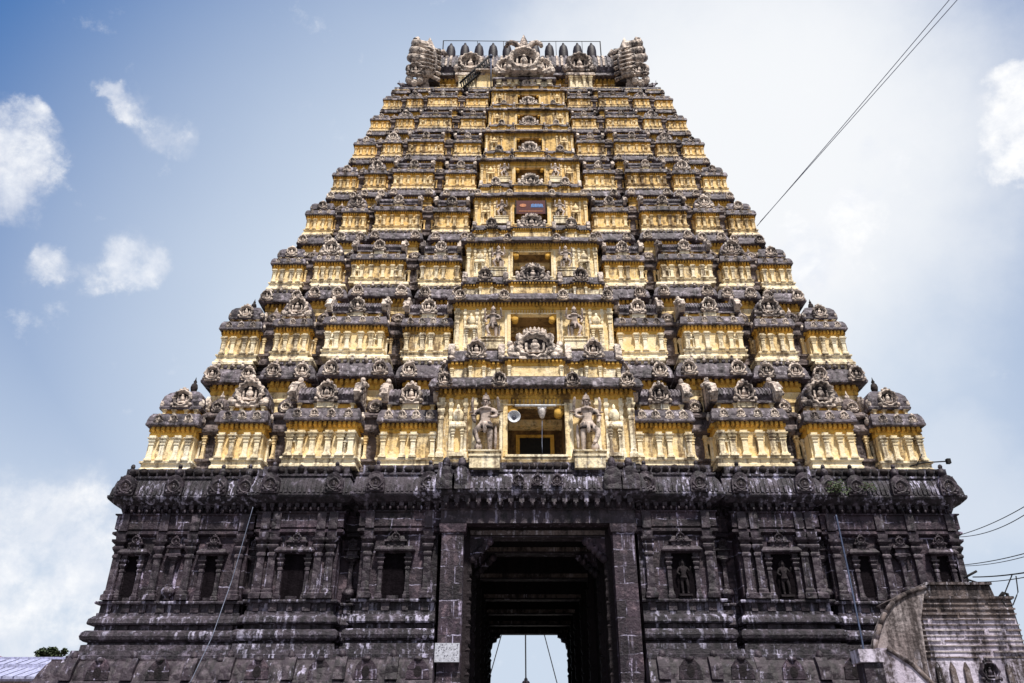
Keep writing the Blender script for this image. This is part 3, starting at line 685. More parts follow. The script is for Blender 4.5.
def kumbha(m, x, y, mat='granite_trim'):
    """Vase-and-shaft relief with a tiny pavilion on top."""
    m.pot(x, y-.1, 8.16, .34, .9, mat, 10)
    m.box(x-.09, x+.09, y-.2, y+.05, 8.8, 9.9, mat)
    m.lathe((x, y-.1, 9.8), [(.1, 0), (.2, .06), (.12, .14), (.3, .24), (.32, .3), (.15, .34)], mat, 8)
    m.rloft(x-.25, x+.25, y-.25, y+.05, [(0, 10.1), (.1, 10.12), (.1, 10.2), (0, 10.26), (0, 10.45), (.12, 10.48), (.12, 10.55), (-.02, 10.68)], mat)
    m.nasi(x, y-.3, 10.78, .2, mat, n=10)
def niche(m, x, y, w=.52, zb=8.16, zt=10.15, mat='granite_trim'):
    m.box(x-w, x+w, y-.004, y+.05, zb, zt, 'niche_shade')
    for q in (-1, 1): m.pil(x+q*(w+.1), y, zb, zt, .19, mat, .16)
    m.box(x-w*.5, x+w*.5, y-.03, y, zb, zb+.14, mat)
    m.rloft(x-w-.2, x+w+.2, y-.2, y+.05, [(0, zt), (.06, zt+.03), (.18, zt+.06), (.2, zt+.12), (.08, zt+.3), (0, zt+.32)], mat)
    m.rloft(x-w*.8, x+w*.8, y-.16, y+.05, [(0, zt+.32), (0, zt+.5), (.1, zt+.52), (.1, zt+.58), (0, zt+.64), (-.06, zt+.8), (-.2, zt+.9)], mat)
    for s in (-.6, 0, .6): m.nasi(x+s*w, y-.26, zt+.2, .13, mat, n=8, petals=4)
    m.nasi(x, y-.2, zt+.72, .2, mat, n=10)
def base_bay(x0, x1, y, niches, kums, pils, nplates, L=1.0, Rr=1.0):
    yb = .6
    m = MB(); m.rloft(x0, x1, y, yb, PR[:9], 'granite_trim', False, L, Rr); m.rloft(x0, x1, y, yb, PR[8:35], 'granite_skylit', False, L, Rr); m.rloft(x0, x1, y, yb, PR[34:], 'granite', False, L, Rr)
    root = m.build('base_bay', tower)
    u = MB(); u.rloft(x0, x1, y, yb, UP, 'granite')
    u.dent(x0-.1, x1+.1, y-.02, 12.14, 12.66, .28, .40, 'granite_trim', .5)
    for i in range(int((x1-x0)/.36)):
        xx = x0+.18+i*.36; u.ell((xx, y-.32, 12.22), (.07, .08, .12), 'granite_trim', 6, 4)
    for xx in pils: u.box(xx-.2, xx+.2, y-.26, y, 11.30, 12.08, 'granite_trim')
    u.build('beam', root)
    for xx in pils:
        p = MB(); p.pil(xx, y, 8.16, 11.14, .34, 'granite_trim', .22); p.build('pilaster', root)
    for xx in niches:
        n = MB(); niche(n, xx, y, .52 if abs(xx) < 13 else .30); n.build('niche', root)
    for xx in kums:
        n = MB(); kumbha(n, xx, y); n.build('vase_relief', root)
    k = max(3, int((x1-x0)/.75))          # baluster frieze and bands stay in the bay's own stone
    for i in range(k):
        xx = x0+(x1-x0)*(i+.5)/k
        u2 = .13+.05*(i % 2)
        for za, zb_, d_, ww in ((7.64, 7.99, .13, u2),)+(((6.89, 7.07, .16, .3),) if i % 2 else ()):
            f = MB(); f.box(xx-ww, xx+ww, y-d_, y, za, zb_, 'granite_trim'); f.build('frieze_block', root)
    k = max(2, int(round((x1-x0+1.8)/1.25)))
    xa, xb = x0-.7*L, x1+.7*Rr
    for i in range(k):
        xx = xa+(xb-xa)*(i+.5)/k; f = MB()
        if i % 2:
            f.ext([(xx+a_, b_) for a_, b_ in [(-.5, 4.72), (-.42, 5.2), (-.2, 5.46), (0, 5.62), (.2, 5.46), (.42, 5.2), (.5, 4.72)]], y-1.46, y-1.1, 'granite', 'y')
            f.lathe((xx, y-1.40, 5.0), [(.17, -.2), (.17, .072)], 'granite_dark', 12, 'y', False, 1, 1.3); f.ell((xx, y-1.44, 5.5), (.2, .12, .12), 'granite_trim', 7, 4)
            f.build('arch_medallion', root)
        else:
            f.ext([(y-1.58, 4.7), (y-1.5, 5.2), (y-1.25, 5.6), (y-1.0, 5.6), (y-1.0, 4.7)], xx-.24, xx+.24, 'granite_trim', 'x')
            f.ell((xx, y-1.15, 5.68), (.16, .16, .2), 'granite_trim', 7, 4)
            f.build('frieze_plate', root)
    c = MB(); c.rloft(x0, x1, y, yb, KP, 'granite_skylit', False, max(L, .5), max(Rr, .5))
    for i in range(int((x1-x0+1)/.22)):     # fluting of the eave
        xx = x0-.4+i*.22
        c.ext([(y-.665, 12.92), (y-.60, 13.2), (y-.47, 13.52), (y-.36, 13.7), (y-.3, 13.7), (y-.3, 12.92)], xx-.06, xx+.06, 'granite_skylit', 'x')
    for xx in nplates:
        w = .42
        poly = [(-w, 12.86)]+[(w*1.05*cos(pi-t*pi/8)*(1.0), 13.25+.62*sin(t*pi/8)) for t in range(9)]+[(w, 12.86)]
        c.ext([(xx+a, b) for a, b in poly], y-.78, y-.3, 'granite_trim', 'y')
        c.nasi(xx, y-.78, 13.28, .33, 'granite_trim', .1, n=12, crest=0)
        c.ell((xx, y-.45, 14.05), (.2, .2, .25), 'granite_trim', 8, 5); c.ell((xx, y-.45, 14.36), (.11, .11, .14), 'granite_trim', 7, 4)
    rr = random.Random(int(x0*10)+500)
    k = int((x1-x0)/.42)
    for i in range(k):
        xx = x0+(i+.5)*(x1-x0)/k
        c.ell((xx, y-.3, 14.12+rr.uniform(-.03, .06)), (.17+rr.uniform(0, .06), .16, .15+rr.uniform(0, .07)), 'recess', 7, 4)
    c.build('cornice', root)
    return root
for q in (-1, 1):
    def b(x0, x1, y, n, k, p, pl):
        s = lambda L: [q*a for a in L]
        X = sorted((q*x0, q*x1)); base_bay(X[0], X[1], y, s(n), s(k), s(p), s(pl), .1 if x0 == 4.62 and q > 0 else 1, .1 if x0 == 4.62 and q < 0 else 1)
    b(13.55, 19.78, -.35, [18.75, 15.1], [16.85], [13.85, 16.15, 17.6, 19.5], [13.9, 15.2, 17.3, 19.6])
    b(9.25, 13.0, -.75, [11.15], [], [9.55, 12.7, 10.1, 12.2], [9.6, 12.6])
    b(4.62, 8.15, -.95, [6.55], [], [5.05, 7.8], [5.1, 7.6])
    # recessed strips
    b(13.0, 13.55, .1, [], [13.27], [], [])
    b(8.15, 9.25, .1, [], [8.7], [], [])
def gateway():
    y = -1.35
    m = MB()
    for q in (-1, 1):
        x0, x1 = sorted((q*3.42, q*4.42)); m.rloft(x0, x1, y, .6, [(.1, 0), (.1, 4.6), (.0, 4.7), (0, 11.0), (.08, 11.05), (.12, 11.3), (.12, 11.42)], 'granite')
    m.box(-4.5, 4.5, y-.06, .6, 11.45, 12.06, 'granite_trim')
    m.rloft(-4.5, 4.5, y-.06, .6, [(.06, 12.06), (.1, 12.1), (.02, 12.16), (0, 12.6)], 'granite_trim')
    m.dent(-4.5, 4.5, y-.07, 12.12, 12.7, .42, .50, 'granite_trim', .45)
    for i in range(18): m.ell((-4.25+i*.5, y-.42, 12.25), (.09, .1, .16), 'granite_trim', 6, 4)
    gt = m.build('gateway', tower)
    c = MB(); c.rloft(-4.5, 4.5, y, .6, KP, 'granite_skylit')
    for i in range(44):
        xx = -4.9+i*.228
        c.ext([(y-.665, 12.92), (y-.60, 13.2), (y-.47, 13.52), (y-.36, 13.7), (y-.3, 13.7), (y-.3, 12.92)], xx-.06, xx+.06, 'granite_skylit', 'x')
    for xx in (-4.3, 4.3, -3.55, 3.5):
        poly = [(-.42, 12.86)]+[(.44*cos(pi-t*pi/8), 13.3+.68*sin(t*pi/8)) for t in range(9)]+[(.42, 12.86)]
        c.ext([(xx+a, b) for a, b in poly], y-.80, y-.3, 'granite_trim', 'y'); c.ell((xx, y-.5, 14.2), (.2, .2, .3), 'granite_trim')
    for xx in (0, .9, -.9): c.nasi(xx, y-.7, 13.3, .26, 'granite_trim', .15, n=12)
    for i in range(24):
        xx = -4.3+i*8.6/23
        if abs(abs(xx)-2.5) > .9: c.ell((xx, y-.3, 14.12), (.19, .15, .17), 'recess', 7, 4)
    c.build('cornice', gt)
    ps = MB()        # passage walls, floor to ceiling, narrowing at the rear frame
    for q in (-1, 1):
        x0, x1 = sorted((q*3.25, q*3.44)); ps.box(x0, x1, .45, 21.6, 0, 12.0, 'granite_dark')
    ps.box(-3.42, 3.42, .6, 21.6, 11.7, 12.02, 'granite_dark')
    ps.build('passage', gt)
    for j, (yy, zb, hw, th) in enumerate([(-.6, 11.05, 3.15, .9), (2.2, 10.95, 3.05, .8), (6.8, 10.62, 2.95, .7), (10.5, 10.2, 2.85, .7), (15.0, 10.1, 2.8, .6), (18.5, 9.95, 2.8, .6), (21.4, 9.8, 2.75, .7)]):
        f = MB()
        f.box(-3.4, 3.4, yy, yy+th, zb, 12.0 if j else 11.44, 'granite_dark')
        f.box(-hw, hw, yy-.06, yy, zb+.05, zb+.25, 'brown_plaster'); f.box(-hw, hw, yy+.02, yy+th-.02, zb-.03, zb, 'granite_trim')  # paler brown strip paints the light caught by each passage beam
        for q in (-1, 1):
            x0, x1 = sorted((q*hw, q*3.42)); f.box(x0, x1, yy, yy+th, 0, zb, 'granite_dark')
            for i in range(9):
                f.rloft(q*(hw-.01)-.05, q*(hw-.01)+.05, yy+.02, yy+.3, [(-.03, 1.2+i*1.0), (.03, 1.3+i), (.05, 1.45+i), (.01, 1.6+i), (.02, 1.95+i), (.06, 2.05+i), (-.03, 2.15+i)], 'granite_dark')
            # stepped corbel bracket under the lintel
            w = 1.0 if j != 6 else .8
            pl = [(hw, zb), (hw-w, zb), (hw-w*.95, zb-.22), (hw-w*.7, zb-.3), (hw-w*.62, zb-.5), (hw-w*.35, zb-.62), (hw-w*.28, zb-.9), (hw-w*.05, zb-1.1), (hw, zb-1.5)]
            if j in (0, 1): f.ext([(q*a, b) for a, b in pl], yy+.1, yy+th-.1, 'granite', 'y')
            if j == 6: f.ext([(q*a, b) for a, b in [(hw, zb), (hw-.72, zb), (hw-.72, zb-.22), (hw-.5, zb-.3), (hw-.46, zb-.52), (hw-.2, zb-.6), (hw-.14, zb-.95), (hw, zb-1.1)]], yy+.1, yy+th-.1, 'granite', 'y')
            if j < 2:
                for t in range(5): f.ell((q*(hw-w*.9+.2*t), yy+.05, zb-.25-.2*t), (.2, .16, .2), 'granite', 8, 5)
        f.build('inner_frame', gt)
gateway()
# projecting floor slab under the yellow storeys
m = MB(); m.box(-19.3, 19.3, -.12, 2*YC-.3, 14.2, 14.375, 'recess'); m.box(-4.95, 4.95, -1.3, 0, 14.19, 14.37, 'recess'); m.build('floor_ledge', tower)

# ------------------------------------------------------------------ statues
def skin_mesh(name, verts, edges, extra, mats):
    me = bpy.data.meshes.new(name); me.from_pydata([v[:3] for v in verts], edges, [])
    o = bpy.data.objects.new(name, me); COL.objects.link(o)
    md = o.modifiers.new('s', 'SKIN'); md.use_smooth_shade = True
    for i, v in enumerate(verts):
        r = v[3]; me.skin_vertices[0].data[i].radius = (r, r)
    me.skin_vertices[0].data[0].use_root = True
    ss = o.modifiers.new('d', 'SUBSURF'); ss.levels = ss.render_levels = 1
    dg = bpy.context.evaluated_depsgraph_get(); ev = o.evaluated_get(dg); m2 = bpy.data.meshes.new_from_object(ev)
    mb = MB(); mb.add([tuple(v.co) for v in m2.vertices], [list(p.vertices) for p in m2.polygons], mats, True)
    bpy.data.objects.remove(o); extra(mb)
    return mb
def guardian(q, mat='figure_stucco'):
    V = [(0, 0, .5, .08), (0, 0, .6, .072), (0, -.01, .72, .095), (0, 0, .82, .04), (0, -.012, .885, .056), (0, 0, .95, .052), (0, 0, 1.02, .034), (0, 0, 1.08, .012),
         (-.065, 0, .46, .068), (-.075, -.015, .26, .05), (-.075, 0, .06, .034), (-.095, -.07, .02, .03),
         (.065, -.01, .47, .068), (.17, -.11, .36, .052), (.10, -.12, .17, .034), (.06, -.17, .135, .026),
         (-.13, 0, .765, .046), (-.20, -.03, .64, .034), (-.11, -.11, .59, .028), (-.06, -.14, .60, .022),
         (.13, 0, .765, .046), (.215, -.02, .64, .034), (.17, -.1, .53, .028), (.15, -.14, .50, .022),
         (-.215, .02, .73, .032), (-.215, -.04, .86, .026), (-.205, -.05, .92, .028), (-.20, -.05, .97, .014),
         (.22, .02, .73, .032), (.225, -.04, .86, .026), (.215, -.05, .93, .028), (.21, -.05, .98, .014)]
    E_ = [(0, 1), (1, 2), (2, 3), (3, 4), (4, 5), (5, 6), (6, 7), (0, 8), (8, 9), (9, 10), (10, 11), (0, 12), (12, 13), (13, 14), (14, 15),
          (2, 16), (16, 17), (17, 18), (18, 19), (2, 20), (20, 21), (21, 22), (22, 23), (16, 24), (24, 25), (25, 26), (26, 27), (20, 28), (28, 29), (29, 30), (30, 31)]
    V = [(q*x, y, z, r) for x, y, z, r in V]
    def extra(mb):
        e = lambda x, y, z, a, b, c: mb.ell((q*x, y, z), (a, b, c), mat, 8, 5)
        e(0, -.07, .885, .012, .016, .022); e(-.02, -.06, .9, .012, .012, .008); e(.02, -.06, .9, .012, .012, .008); e(0, -.062, .855, .02, .012, .007)
        e(-.062, 0, .88, .018, .02, .035); e(.062, 0, .88, .018, .02, .035)
        mb.lathe((0, 0, .925), [(.066, 0), (.07, .015), (.062, .03), (.064, .05), (.05, .07), (.052, .085)], mat, 10)
        mb.lathe((0, -.005, .50), [(.10, -.06), (.125, -.05), (.12, 0), (.105, .03)], mat, 10, 'z', True, 1.05, .9)
        mb.lathe((0, -.03, .77), [(.075, -.03), (.105, -.015), (.09, .015), (.05, .03)], mat, 10, 'z', True, 1.1, .8)
        e(0, -.1, .42, .035, .03, .1); e(.1, -.1, .08, .07, .07, .09); e(.1, -.1, .17, .04, .04, .07)
        e(-.16, .02, .3, .03, .02, .22)
        mb.lathe((0, -.005, .465), [(.118, -.05), (.128, -.03), (.12, .0)], 'recess', 10, 'z', True, 1.05, .9)
        for s in (-1, 1): mb.ell((q*s*.135, -.02, .70), (.05, .05, .012), 'recess', 8, 4); mb.ell((q*s*.024, -.058, .898), (.012, .008, .006), 'recess', 6, 4)
        for s in (-1, 1): e(s*.205, -.03, .665, .045, .04, .016); e(s*.24, .02, .74, .042, .04, .014)
    return skin_mesh('g', V, E_, extra, mat)
GM = {q: guardian(q) for q in (-1, 1)}
storey_words = ['lowest', 'second', 'third', 'fourth', 'fifth']
for k in range(5):
    H = Z[k+1]-Z[k]; u = H/6.82; w = WD[k]
    for q in (-1, 1):
        side = 'left' if q < 0 else 'right'
        loc = (q*(.128*w), YF[k]-1.35*u, Z[k]+(.062*H if k == 0 else .13*H))
        r = empty('guardian_statue', loc)
        tag(r, f'four-armed stucco guardian on the {side} side of the {storey_words[k]} storey opening', 'statue', 'guardian statues beside the central openings')
        b = GM[q].build('figure', r)
        sc = (3.05 if k == 0 else 2.55)*u; b.scale = (sc*.98, sc, sc); b.rotation_euler[2] = q*.10
        p = MB(); a = .72*u
        zb = -loc[2]+Z[k]
        p.rloft(-a, a, -.62*u, .5*u, [(0, zb-(.45 if k == 0 else 0)), (0, -.32*u), (.05*u, -.30*u), (.05*u, -.2*u), (-.03*u, -.18*u), (-.03*u, -.08*u), (.08*u, -.06*u), (.08*u, 0)], 'pale')
        if k == 0: p.box(-.10-q*.15, .10-q*.15, -.66*u, -.6*u, -.30, -.14, 'void')
        p.build('pedestal', r)
def stone_figure(mat):
    V = [(0, 0, .5, .075), (0, 0, .62, .065), (0, 0, .74, .085), (0, 0, .83, .035), (0, -.01, .9, .052), (0, 0, .97, .045), (0, 0, 1.05, .02),
         (-.06, 0, .46, .06), (-.07, 0, .25, .048), (-.06, 0, .05, .034), (-.07, -.07, .02, .03), (.07, 0, .46, .06), (.10, -.03, .25, .048), (.09, 0, .05, .034), (.10, -.07, .02, .03),
         (-.12, 0, .77, .042), (-.19, -.02, .63, .032), (-.12, -.09, .56, .028), (.12, 0, .77, .042), (.2, -.02, .66, .032), (.22, -.08, .82, .026)]
    E_ = [(0, 1), (1, 2), (2, 3), (3, 4), (4, 5), (5, 6), (0, 7), (7, 8), (8, 9), (9, 10), (0, 11), (11, 12), (12, 13), (13, 14), (2, 15), (15, 16), (16, 17), (2, 18), (18, 19), (19, 20)]
    def extra(mb):
        mb.ell((0, -.06, .9), (.012, .016, .02), mat, 6, 4); mb.ell((0, .04, .9), (.11, .02, .13), mat, 12, 5)
        mb.lathe((0, 0, .5), [(.09, -.05), (.11, -.04), (.1, .02)], mat, 10)
        mb.box(-.2, .2, -.12, .06, -.06, 0, mat)
    return skin_mesh('s', V, E_, extra, mat)
for x, y, lab in ((6.55, -.95, 'dark stone figure standing in the base niche beside the gateway'), (11.15, -.75, 'dark stone figure in the base niche farther from the gateway, nearer the grooved wall')):
    sf = stone_figure('granite_dark').build('niche_statue', None, (x, y-.12, 8.32)); sf.scale = (1.5,)*3
    tag(sf, lab, 'statue', 'figures in base niches')
def bull(q):
    V = [(0, 0, .42, .2), (q*.25, 0, .45, .2), (-q*.3, 0, .42, .19), (q*.42, 0, .6, .13), (q*.55, 0, .74, .11), (q*.72, 0, .7, .07),
         (q*.25, -.12, .2, .07), (q*.28, -.14, .03, .05), (q*.25, .12, .2, .07), (q*.28, .14, .03, .05), (-q*.3, -.12, .2, .08), (-q*.28, -.14, .03, .05), (-q*.3, .12, .2, .08), (-q*.28, .14, .03, .05), (-q*.48, 0, .4, .05), (-q*.52, 0, .2, .03)]
    E_ = [(0, 1), (0, 2), (1, 3), (3, 4), (4, 5), (1, 6), (6, 7), (1, 8), (8, 9), (2, 10), (10, 11), (2, 12), (12, 13), (2, 14), (14, 15)]
    def extra(mb):
        mb.ell((q*.2, 0, .68), (.14, .1, .12), 'soot', 7, 4)
        for s in (-1, 1): mb.tube([(q*.52, s*.06, .82), (q*.5, s*.14, .9), (q*.54, s*.15, 1.0)], .03, 'soot', 5, .01)
    return skin_mesh('b', V, E_, extra, 'soot')
for q in (-1, 1):
    o = bull(q).build('bull_statue', None, (q*9.45, 6.75, 47.28)); o.scale = (.85,)*3
    tag(o, f"small dark bull figure on the {'left' if q < 0 else 'right'} corner just below the barrel roof", 'statue', 'bull figures on the top corners')

# ------------------------------------------------------------------ small things on the tower
def wire(name, pts, r, mat, label, cat, group=None, sag=0.0, n=24):
    P = []
    for a, b in zip(pts[:-1], pts[1:]):
        for i in range(n):
            t = i/n; P.append((a[0]+(b[0]-a[0])*t, a[1]+(b[1]-a[1])*t, a[2]+(b[2]-a[2])*t-4*sag*t*(1-t)))
    P.append(pts[-1]); m = MB(); m.tube(P, r, mat, 6); return tag(m.build(name), label, cat, group)
# roof rail over the finials
rl = tag(empty('roof_rail', (0, YC, 53.3)), 'thin dark metal rail running above the row of roof finials', 'rail')
m = MB(); m.tube([(-7.2, 0, 4.2), (-7.2, 0, 1.6)], .05, 'cable_black'); m.build('post', rl); m = MB(); m.tube([(6.5, 0, 4.1), (6.5, 0, 1.4)], .05, 'cable_black'); m.build('post', rl)
m = MB(); m.tube([(-7.2, 0, 4.2), (-5, 0, 4.18), (0, 0, 4.1), (3, 0, 4.12), (6.5, 0, 4.1)], .03, 'cable_black'); m.build('top_bar', rl)
m = MB(); m.tube([(-7.2, .0, 2.35), (6.5, 0, 2.25)], .03, 'steel'); m.build('lower_bar', rl)
for i in range(1, 6):
    m = MB(); x = -7.2+i*13.7/6; m.tube([(x+.7, 0, 2.3), (x+.7, 0, 4.12)], .025, 'cable_black'); m.build('baluster', rl)
# stair ladder leaning on the barrel roof
A, B = at(460, 83, 6.2), at(491, 55, 6.7)
ld = tag(empty('roof_ladder', A), 'dark ladder leaning diagonally against the barrel roof left of centre', 'ladder')
dv = [B[i]-A[i] for i in range(3)]
for off in (0, -.85):
    m = MB(); m.tube([(0, 0, off), (dv[0], dv[1], dv[2]+off)], .09, 'cable_black'); m.build('rail', ld)
for i in range(16):
    m = MB(); t = (i+.5)/16; p = [dv[j]*t for j in range(3)]
    m.tube([(p[0], p[1], p[2]), (p[0]+.12, p[1]+.05, p[2]-.85)], .055, 'cable_black'); m.build('rung', ld)
m = MB(); a = at(491, 87, 5.7); b = at(491, 57, 5.9); m.tube([a, b], .05, 'pipe_blue', 8)
m.lathe((b[0], b[1], b[2]), [(.14, -.05), (.14, .12), (.03, .3)], 'pipe_blue', 8); tag(m.build('lightning_pole'), 'slim blue upright pole beside the crown medallion on the roof', 'pole')
# banner on the fourth storey
H = Z[4]-Z[3]; u = H/6.82
bn = tag(empty('banner', (0, YF[3]-1.0*u-.28, Z[3]+.36*H)), 'small dark red banner with blue lettering strip across the fourth storey opening', 'banner')
bn.scale = (.84,)*3
m = MB(); m.box(-1.14, 1.14, 0, .05, -.62, .62, 'banner_red'); m.build('panel', bn)
m = MB()
for i in range(9): m.box(.02+i*.1, .02+i*.1+.075, -.02, 0, .06-(.05 if i % 3 == 1 else 0), .26+(.05 if i % 2 else 0), 'banner_blue')
m.box(0, .95, -.02, 0, -.02, .035, 'banner_blue'); m.build('lettering', bn)
m = MB(); m.lathe((-.6, 0, .15), [(.2, -.01), (.2, .02)], 'banner_orange', 10, 'y', False, 1.3, .8); m.box(-.9, .9, -.02, 0, -.42, -.36, 'banner_orange'); m.build('emblem', bn)
m = MB()
for s in (-1, 1): m.box(s*1.14-.04, s*1.14+.04, -.03, .06, -.66, .66, 'cable_black')
m.build('frame', bn)
# loudspeaker, lamp in the lowest opening
H = Z[1]; yo = -1.15
sp = tag(empty('loudspeaker', (-1.10, yo, 14.38+.352*6.82)), 'grey horn loudspeaker hanging in the left of the lowest opening', 'loudspeaker')
m = MB(); m.lathe((0, 0, 0), [(.10, -.5), (.12, -.2), (.2, 0), (.34, .22), (.46, .34), (.49, .36), (.46, .33), (.3, .2), (.12, .02)], 'speaker_grey', 22, 'y'); m.build('horn', sp)
m = MB(); m.lathe((0, 0, 0), [(.13, 0), (.15, .1), (.1, .2), (.02, .26)], 'mark_dark', 12, 'y'); m.build('core', sp)
sp.scale = (.66,)*3
m = MB(); m.tube([(0, .2, 0), (-.05, .25, .45), (-.05, .25, .7)], .035, 'mark_dark'); m.build('bracket', sp)
lp = tag(empty('hanging_lamp', (.30, yo+.1, 14.38+.40*6.82)), 'pale glass lamp hanging at the top of the lowest opening with a trailing cord', 'lamp')
m = MB(); m.lathe((0, 0, 0), [(.08, -.42), (.14, -.38), (.2, -.2), (.28, .05), (.3, .22), (.22, .3)], 'lamp_glass', 14); m.build('globe', lp)
lp.scale = (.72,)*3
m = MB(); m.box(-.3, .3, -.1, .1, .3, .42, 'speaker_grey'); m.build('holder', lp)
m = MB(); m.tube([(0, 0, -.4), (-.02, -.05, -1.2), (-.05, -.1, -2.3), (-.05, -.45, -2.6), (-.05, -.5, -3.1)], .018, 'cable_grey'); m.build('cord', lp)
m = MB(); m.tube([(-1.05, yo-.1, 14.38+.445*6.82), (1.0, yo-.1, 14.38+.445*6.82)], .06, 'speaker_grey', 8); tag(m.build('tube_light'), 'pale tube light fixed along the head of the lowest opening', 'tube light')
m = MB(); m.box(-2.0, -1.78, -1.52, -1.3, 14.62, 14.86, 'pipe_blue'); m.lathe((-1.89, -1.42, 14.86), [(.09, 0), (.09, .06), (.03, .12)], 'steel', 8); tag(m.build('junction_box'), 'tiny blue box on the sill below the loudspeaker', 'box')
# notice plate on the jamb
nb = tag(empty('notice_plate', (-4.38, -1.62, 5.35)), 'white painted notice plate with worn specks on the left gate jamb', 'notice')
a, b = at(435, 643, -1.62), at(459, 662, -1.62)
nb.location = ((a[0]+b[0])/2, -1.62, (a[2]+b[2])/2); hw, hh = abs(b[0]-a[0])/2, abs(a[2]-b[2])/2
m = MB(); m.box(-hw, hw, 0, .3, -hh, hh, 'notice_white'); m.build('plate', nb)
m = MB(); rr = random.Random(5)
for i in range(90):
    x, z = rr.uniform(-.9, .9)*hw, rr.uniform(-.9, .9)*hh; s = rr.uniform(.008, .024); m.ell((x, 0, z), (s*1.3, .006, s), 'mark_dark', 6, 3)
m.build('worn_marks', nb)
# cable and pipe on the stone base
wire('wall_cable', [at(190, 683, -2.6), at(212, 637, -2.05), at(232, 580, -1.25), at(253, 507, -1.15)], .016, 'cable_grey', 'pale grey cable slung down the left part of the stone base', 'cable')
wire('blue_conduit', [at(870, 690, -2.6), at(862, 640, -2.2), at(848, 570, -1.5), at(836, 515, -1.15)], .04, 'pipe_blue', 'blue conduit pipe running down the right part of the stone base', 'pipe')
# floodlight arm at the right edge of the lowest storey
a = at(918, 467, -.3)
fl = tag(empty('floodlight_arm', a), 'black lamp arm sticking out from the ledge by the right corner pavilion', 'lamp')
m = MB(); m.tube([(-.3, .2, .1), (.3, 0, .22), (1.5, -.1, .26)], .035, 'cable_black'); m.build('arm', fl)
m = MB(); m.box(1.42, 1.60, -.2, 0, .14, .38, 'cable_black'); m.build('head', fl)
m = MB(); m.tube([(.0, .1, .1), (.35, 0, .66)], .03, 'cable_black'); m.build('brace', fl)
# weeds
def weed(px, py, Y, s, lab, seed):
    m = MB(); r = random.Random(seed); c = at(px, py, Y)
    for i in range(int(170*s)):
        a, e, L = r.uniform(0, 2*pi), r.uniform(-.7, 1.2), r.uniform(.2, .8)*s
        x, y, z = L*cos(a)*cos(e), L*sin(a)*cos(e)*.6, L*sin(e)*.75; d = .10*s
        t = r.uniform(0, pi); m.add([(x-d*cos(t), y-d*sin(t), z), (x, y, z+d*.6), (x+d*cos(t), y+d*sin(t), z), (x, y-.03, z-d*.6)], [(0, 1, 2, 3)], 'leaf_green')
    for i in range(6): a = i; m.tube([(0, .1, 0), (.5*s*cos(a), .3*s*sin(a), .3*s)], .02, 'bark', 4)
    tag(m.build('weed', None, c), lab, 'plant', 'weeds rooted on the tower')
weed(837, 489, -1.35, .8, 'green weed tuft on the stone cornice below the right arched pavilion', 1)
weed(868, 488, -1.2, .55, 'smaller weed sprig on the right stone cornice near the corner', 2)

# ------------------------------------------------------------------ right: grooved plaster wall and its curved wing
YW = -5.0
def P(px, py, Y=YW): a = at(px, py, Y); return (a[0], a[2])
wl = tag(empty('compound_wall'), 'stained whitewashed wall with horizontal grooves and a curved wing at right', 'wall')
x0 = P(925, 640)[0]; x1 = P(1011, 602)[0]; zt = P(960, 599)[1]; zg = P(960, 657)[1]
m = MB(); m.box(x0-.1, x1, YW, YW+2.6, 0, zt, 'brown_plaster'); m.box(x0+.1, x1-.02, YW-.01, YW, zg, zg+(zt-zg)*.66, 'whitewash'); 
m.box(x0-.15, x1+.05, YW-.02, YW+.3, 0, zg, 'whitewash')
body = m.build('wall_body', wl)
gr = MB(); n = 11; rr = random.Random(8)
for i in range(n+1):
    z = zg+(zt-zg)*i/n+rr.uniform(-.02, .02); xa = x0-.25
    while xa < x1:
        xb = min(x1+.05, xa+rr.uniform(.5, 2.2)); h_ = rr.uniform(.018, .034)
        gr.box(xa, xb, YW-rr.uniform(.035, .085), YW+.2, z-h_, z+h_, 'brown_plaster' if i > 5 or rr.random() < .25 else 'wing_plaster')
        xa = xb+(rr.uniform(.02, .18) if rr.random() < .4 else .003)
gr.build('ledges', body)
cp = MB(); a, b = P(912, 598), P(991, 585)
cp.ext([(P(903, 599)[0], zt), (P(928, 587)[0], b[1]), (b[0], b[1]), (b[0]+.1, zt)], YW+.1, YW+2.3, 'brown_plaster', 'y')
cp.ext([(P(903, 599)[0], zt+.02), (P(928, 587)[0], b[1]+.02), (b[0]+.05, b[1]+.02), (b[0]+.05, b[1]+.12), (P(928, 587)[0], b[1]+.12), (P(902, 598)[0]-.05, zt+.12)], YW, YW+2.4, 'brown_plaster', 'y')
cp.box(x0-.2, x1+.1, YW-.12, YW+2.5, zt, zt+.09, 'brown_plaster')
cp.build('coping', wl)
wg = MB()
cur = [P(x, y, YW-.5) for x, y in ((925, 587), (905, 594), (893, 602), (885, 613), (880, 625), (876, 640), (873, 655), (873, 690))]
poly = cur+[(cur[-1][0], 0), (P(921, 690, YW-.5)[0], 0), (P(921, 620, YW-.5)[0], P(921, 620, YW-.5)[1])]
wg.ext(poly, YW-.5, YW-.06, 'wing_plaster', 'y')
for a, b in zip(cur[:-1], cur[1:]): wg.tube([(a[0], YW-.52, a[1]), (b[0], YW-.52, b[1])], .09, 'brown_plaster', 6)
wg.build('curved_wing', wl)
bl = MB()
q = [P(x, y, YW-1.2) for x, y in ((878, 648), (887, 648), (912, 664), (938, 690), (938, 760), (878, 760))]
bl.ext(q, YW-1.2, YW-.55, 'whitewash', 'y')
for a, b in zip(q[1:3], q[2:4]): bl.tube([(a[0], YW-1.2, a[1]), (b[0], YW-1.2, b[1])], .10, 'brown_plaster', 6)
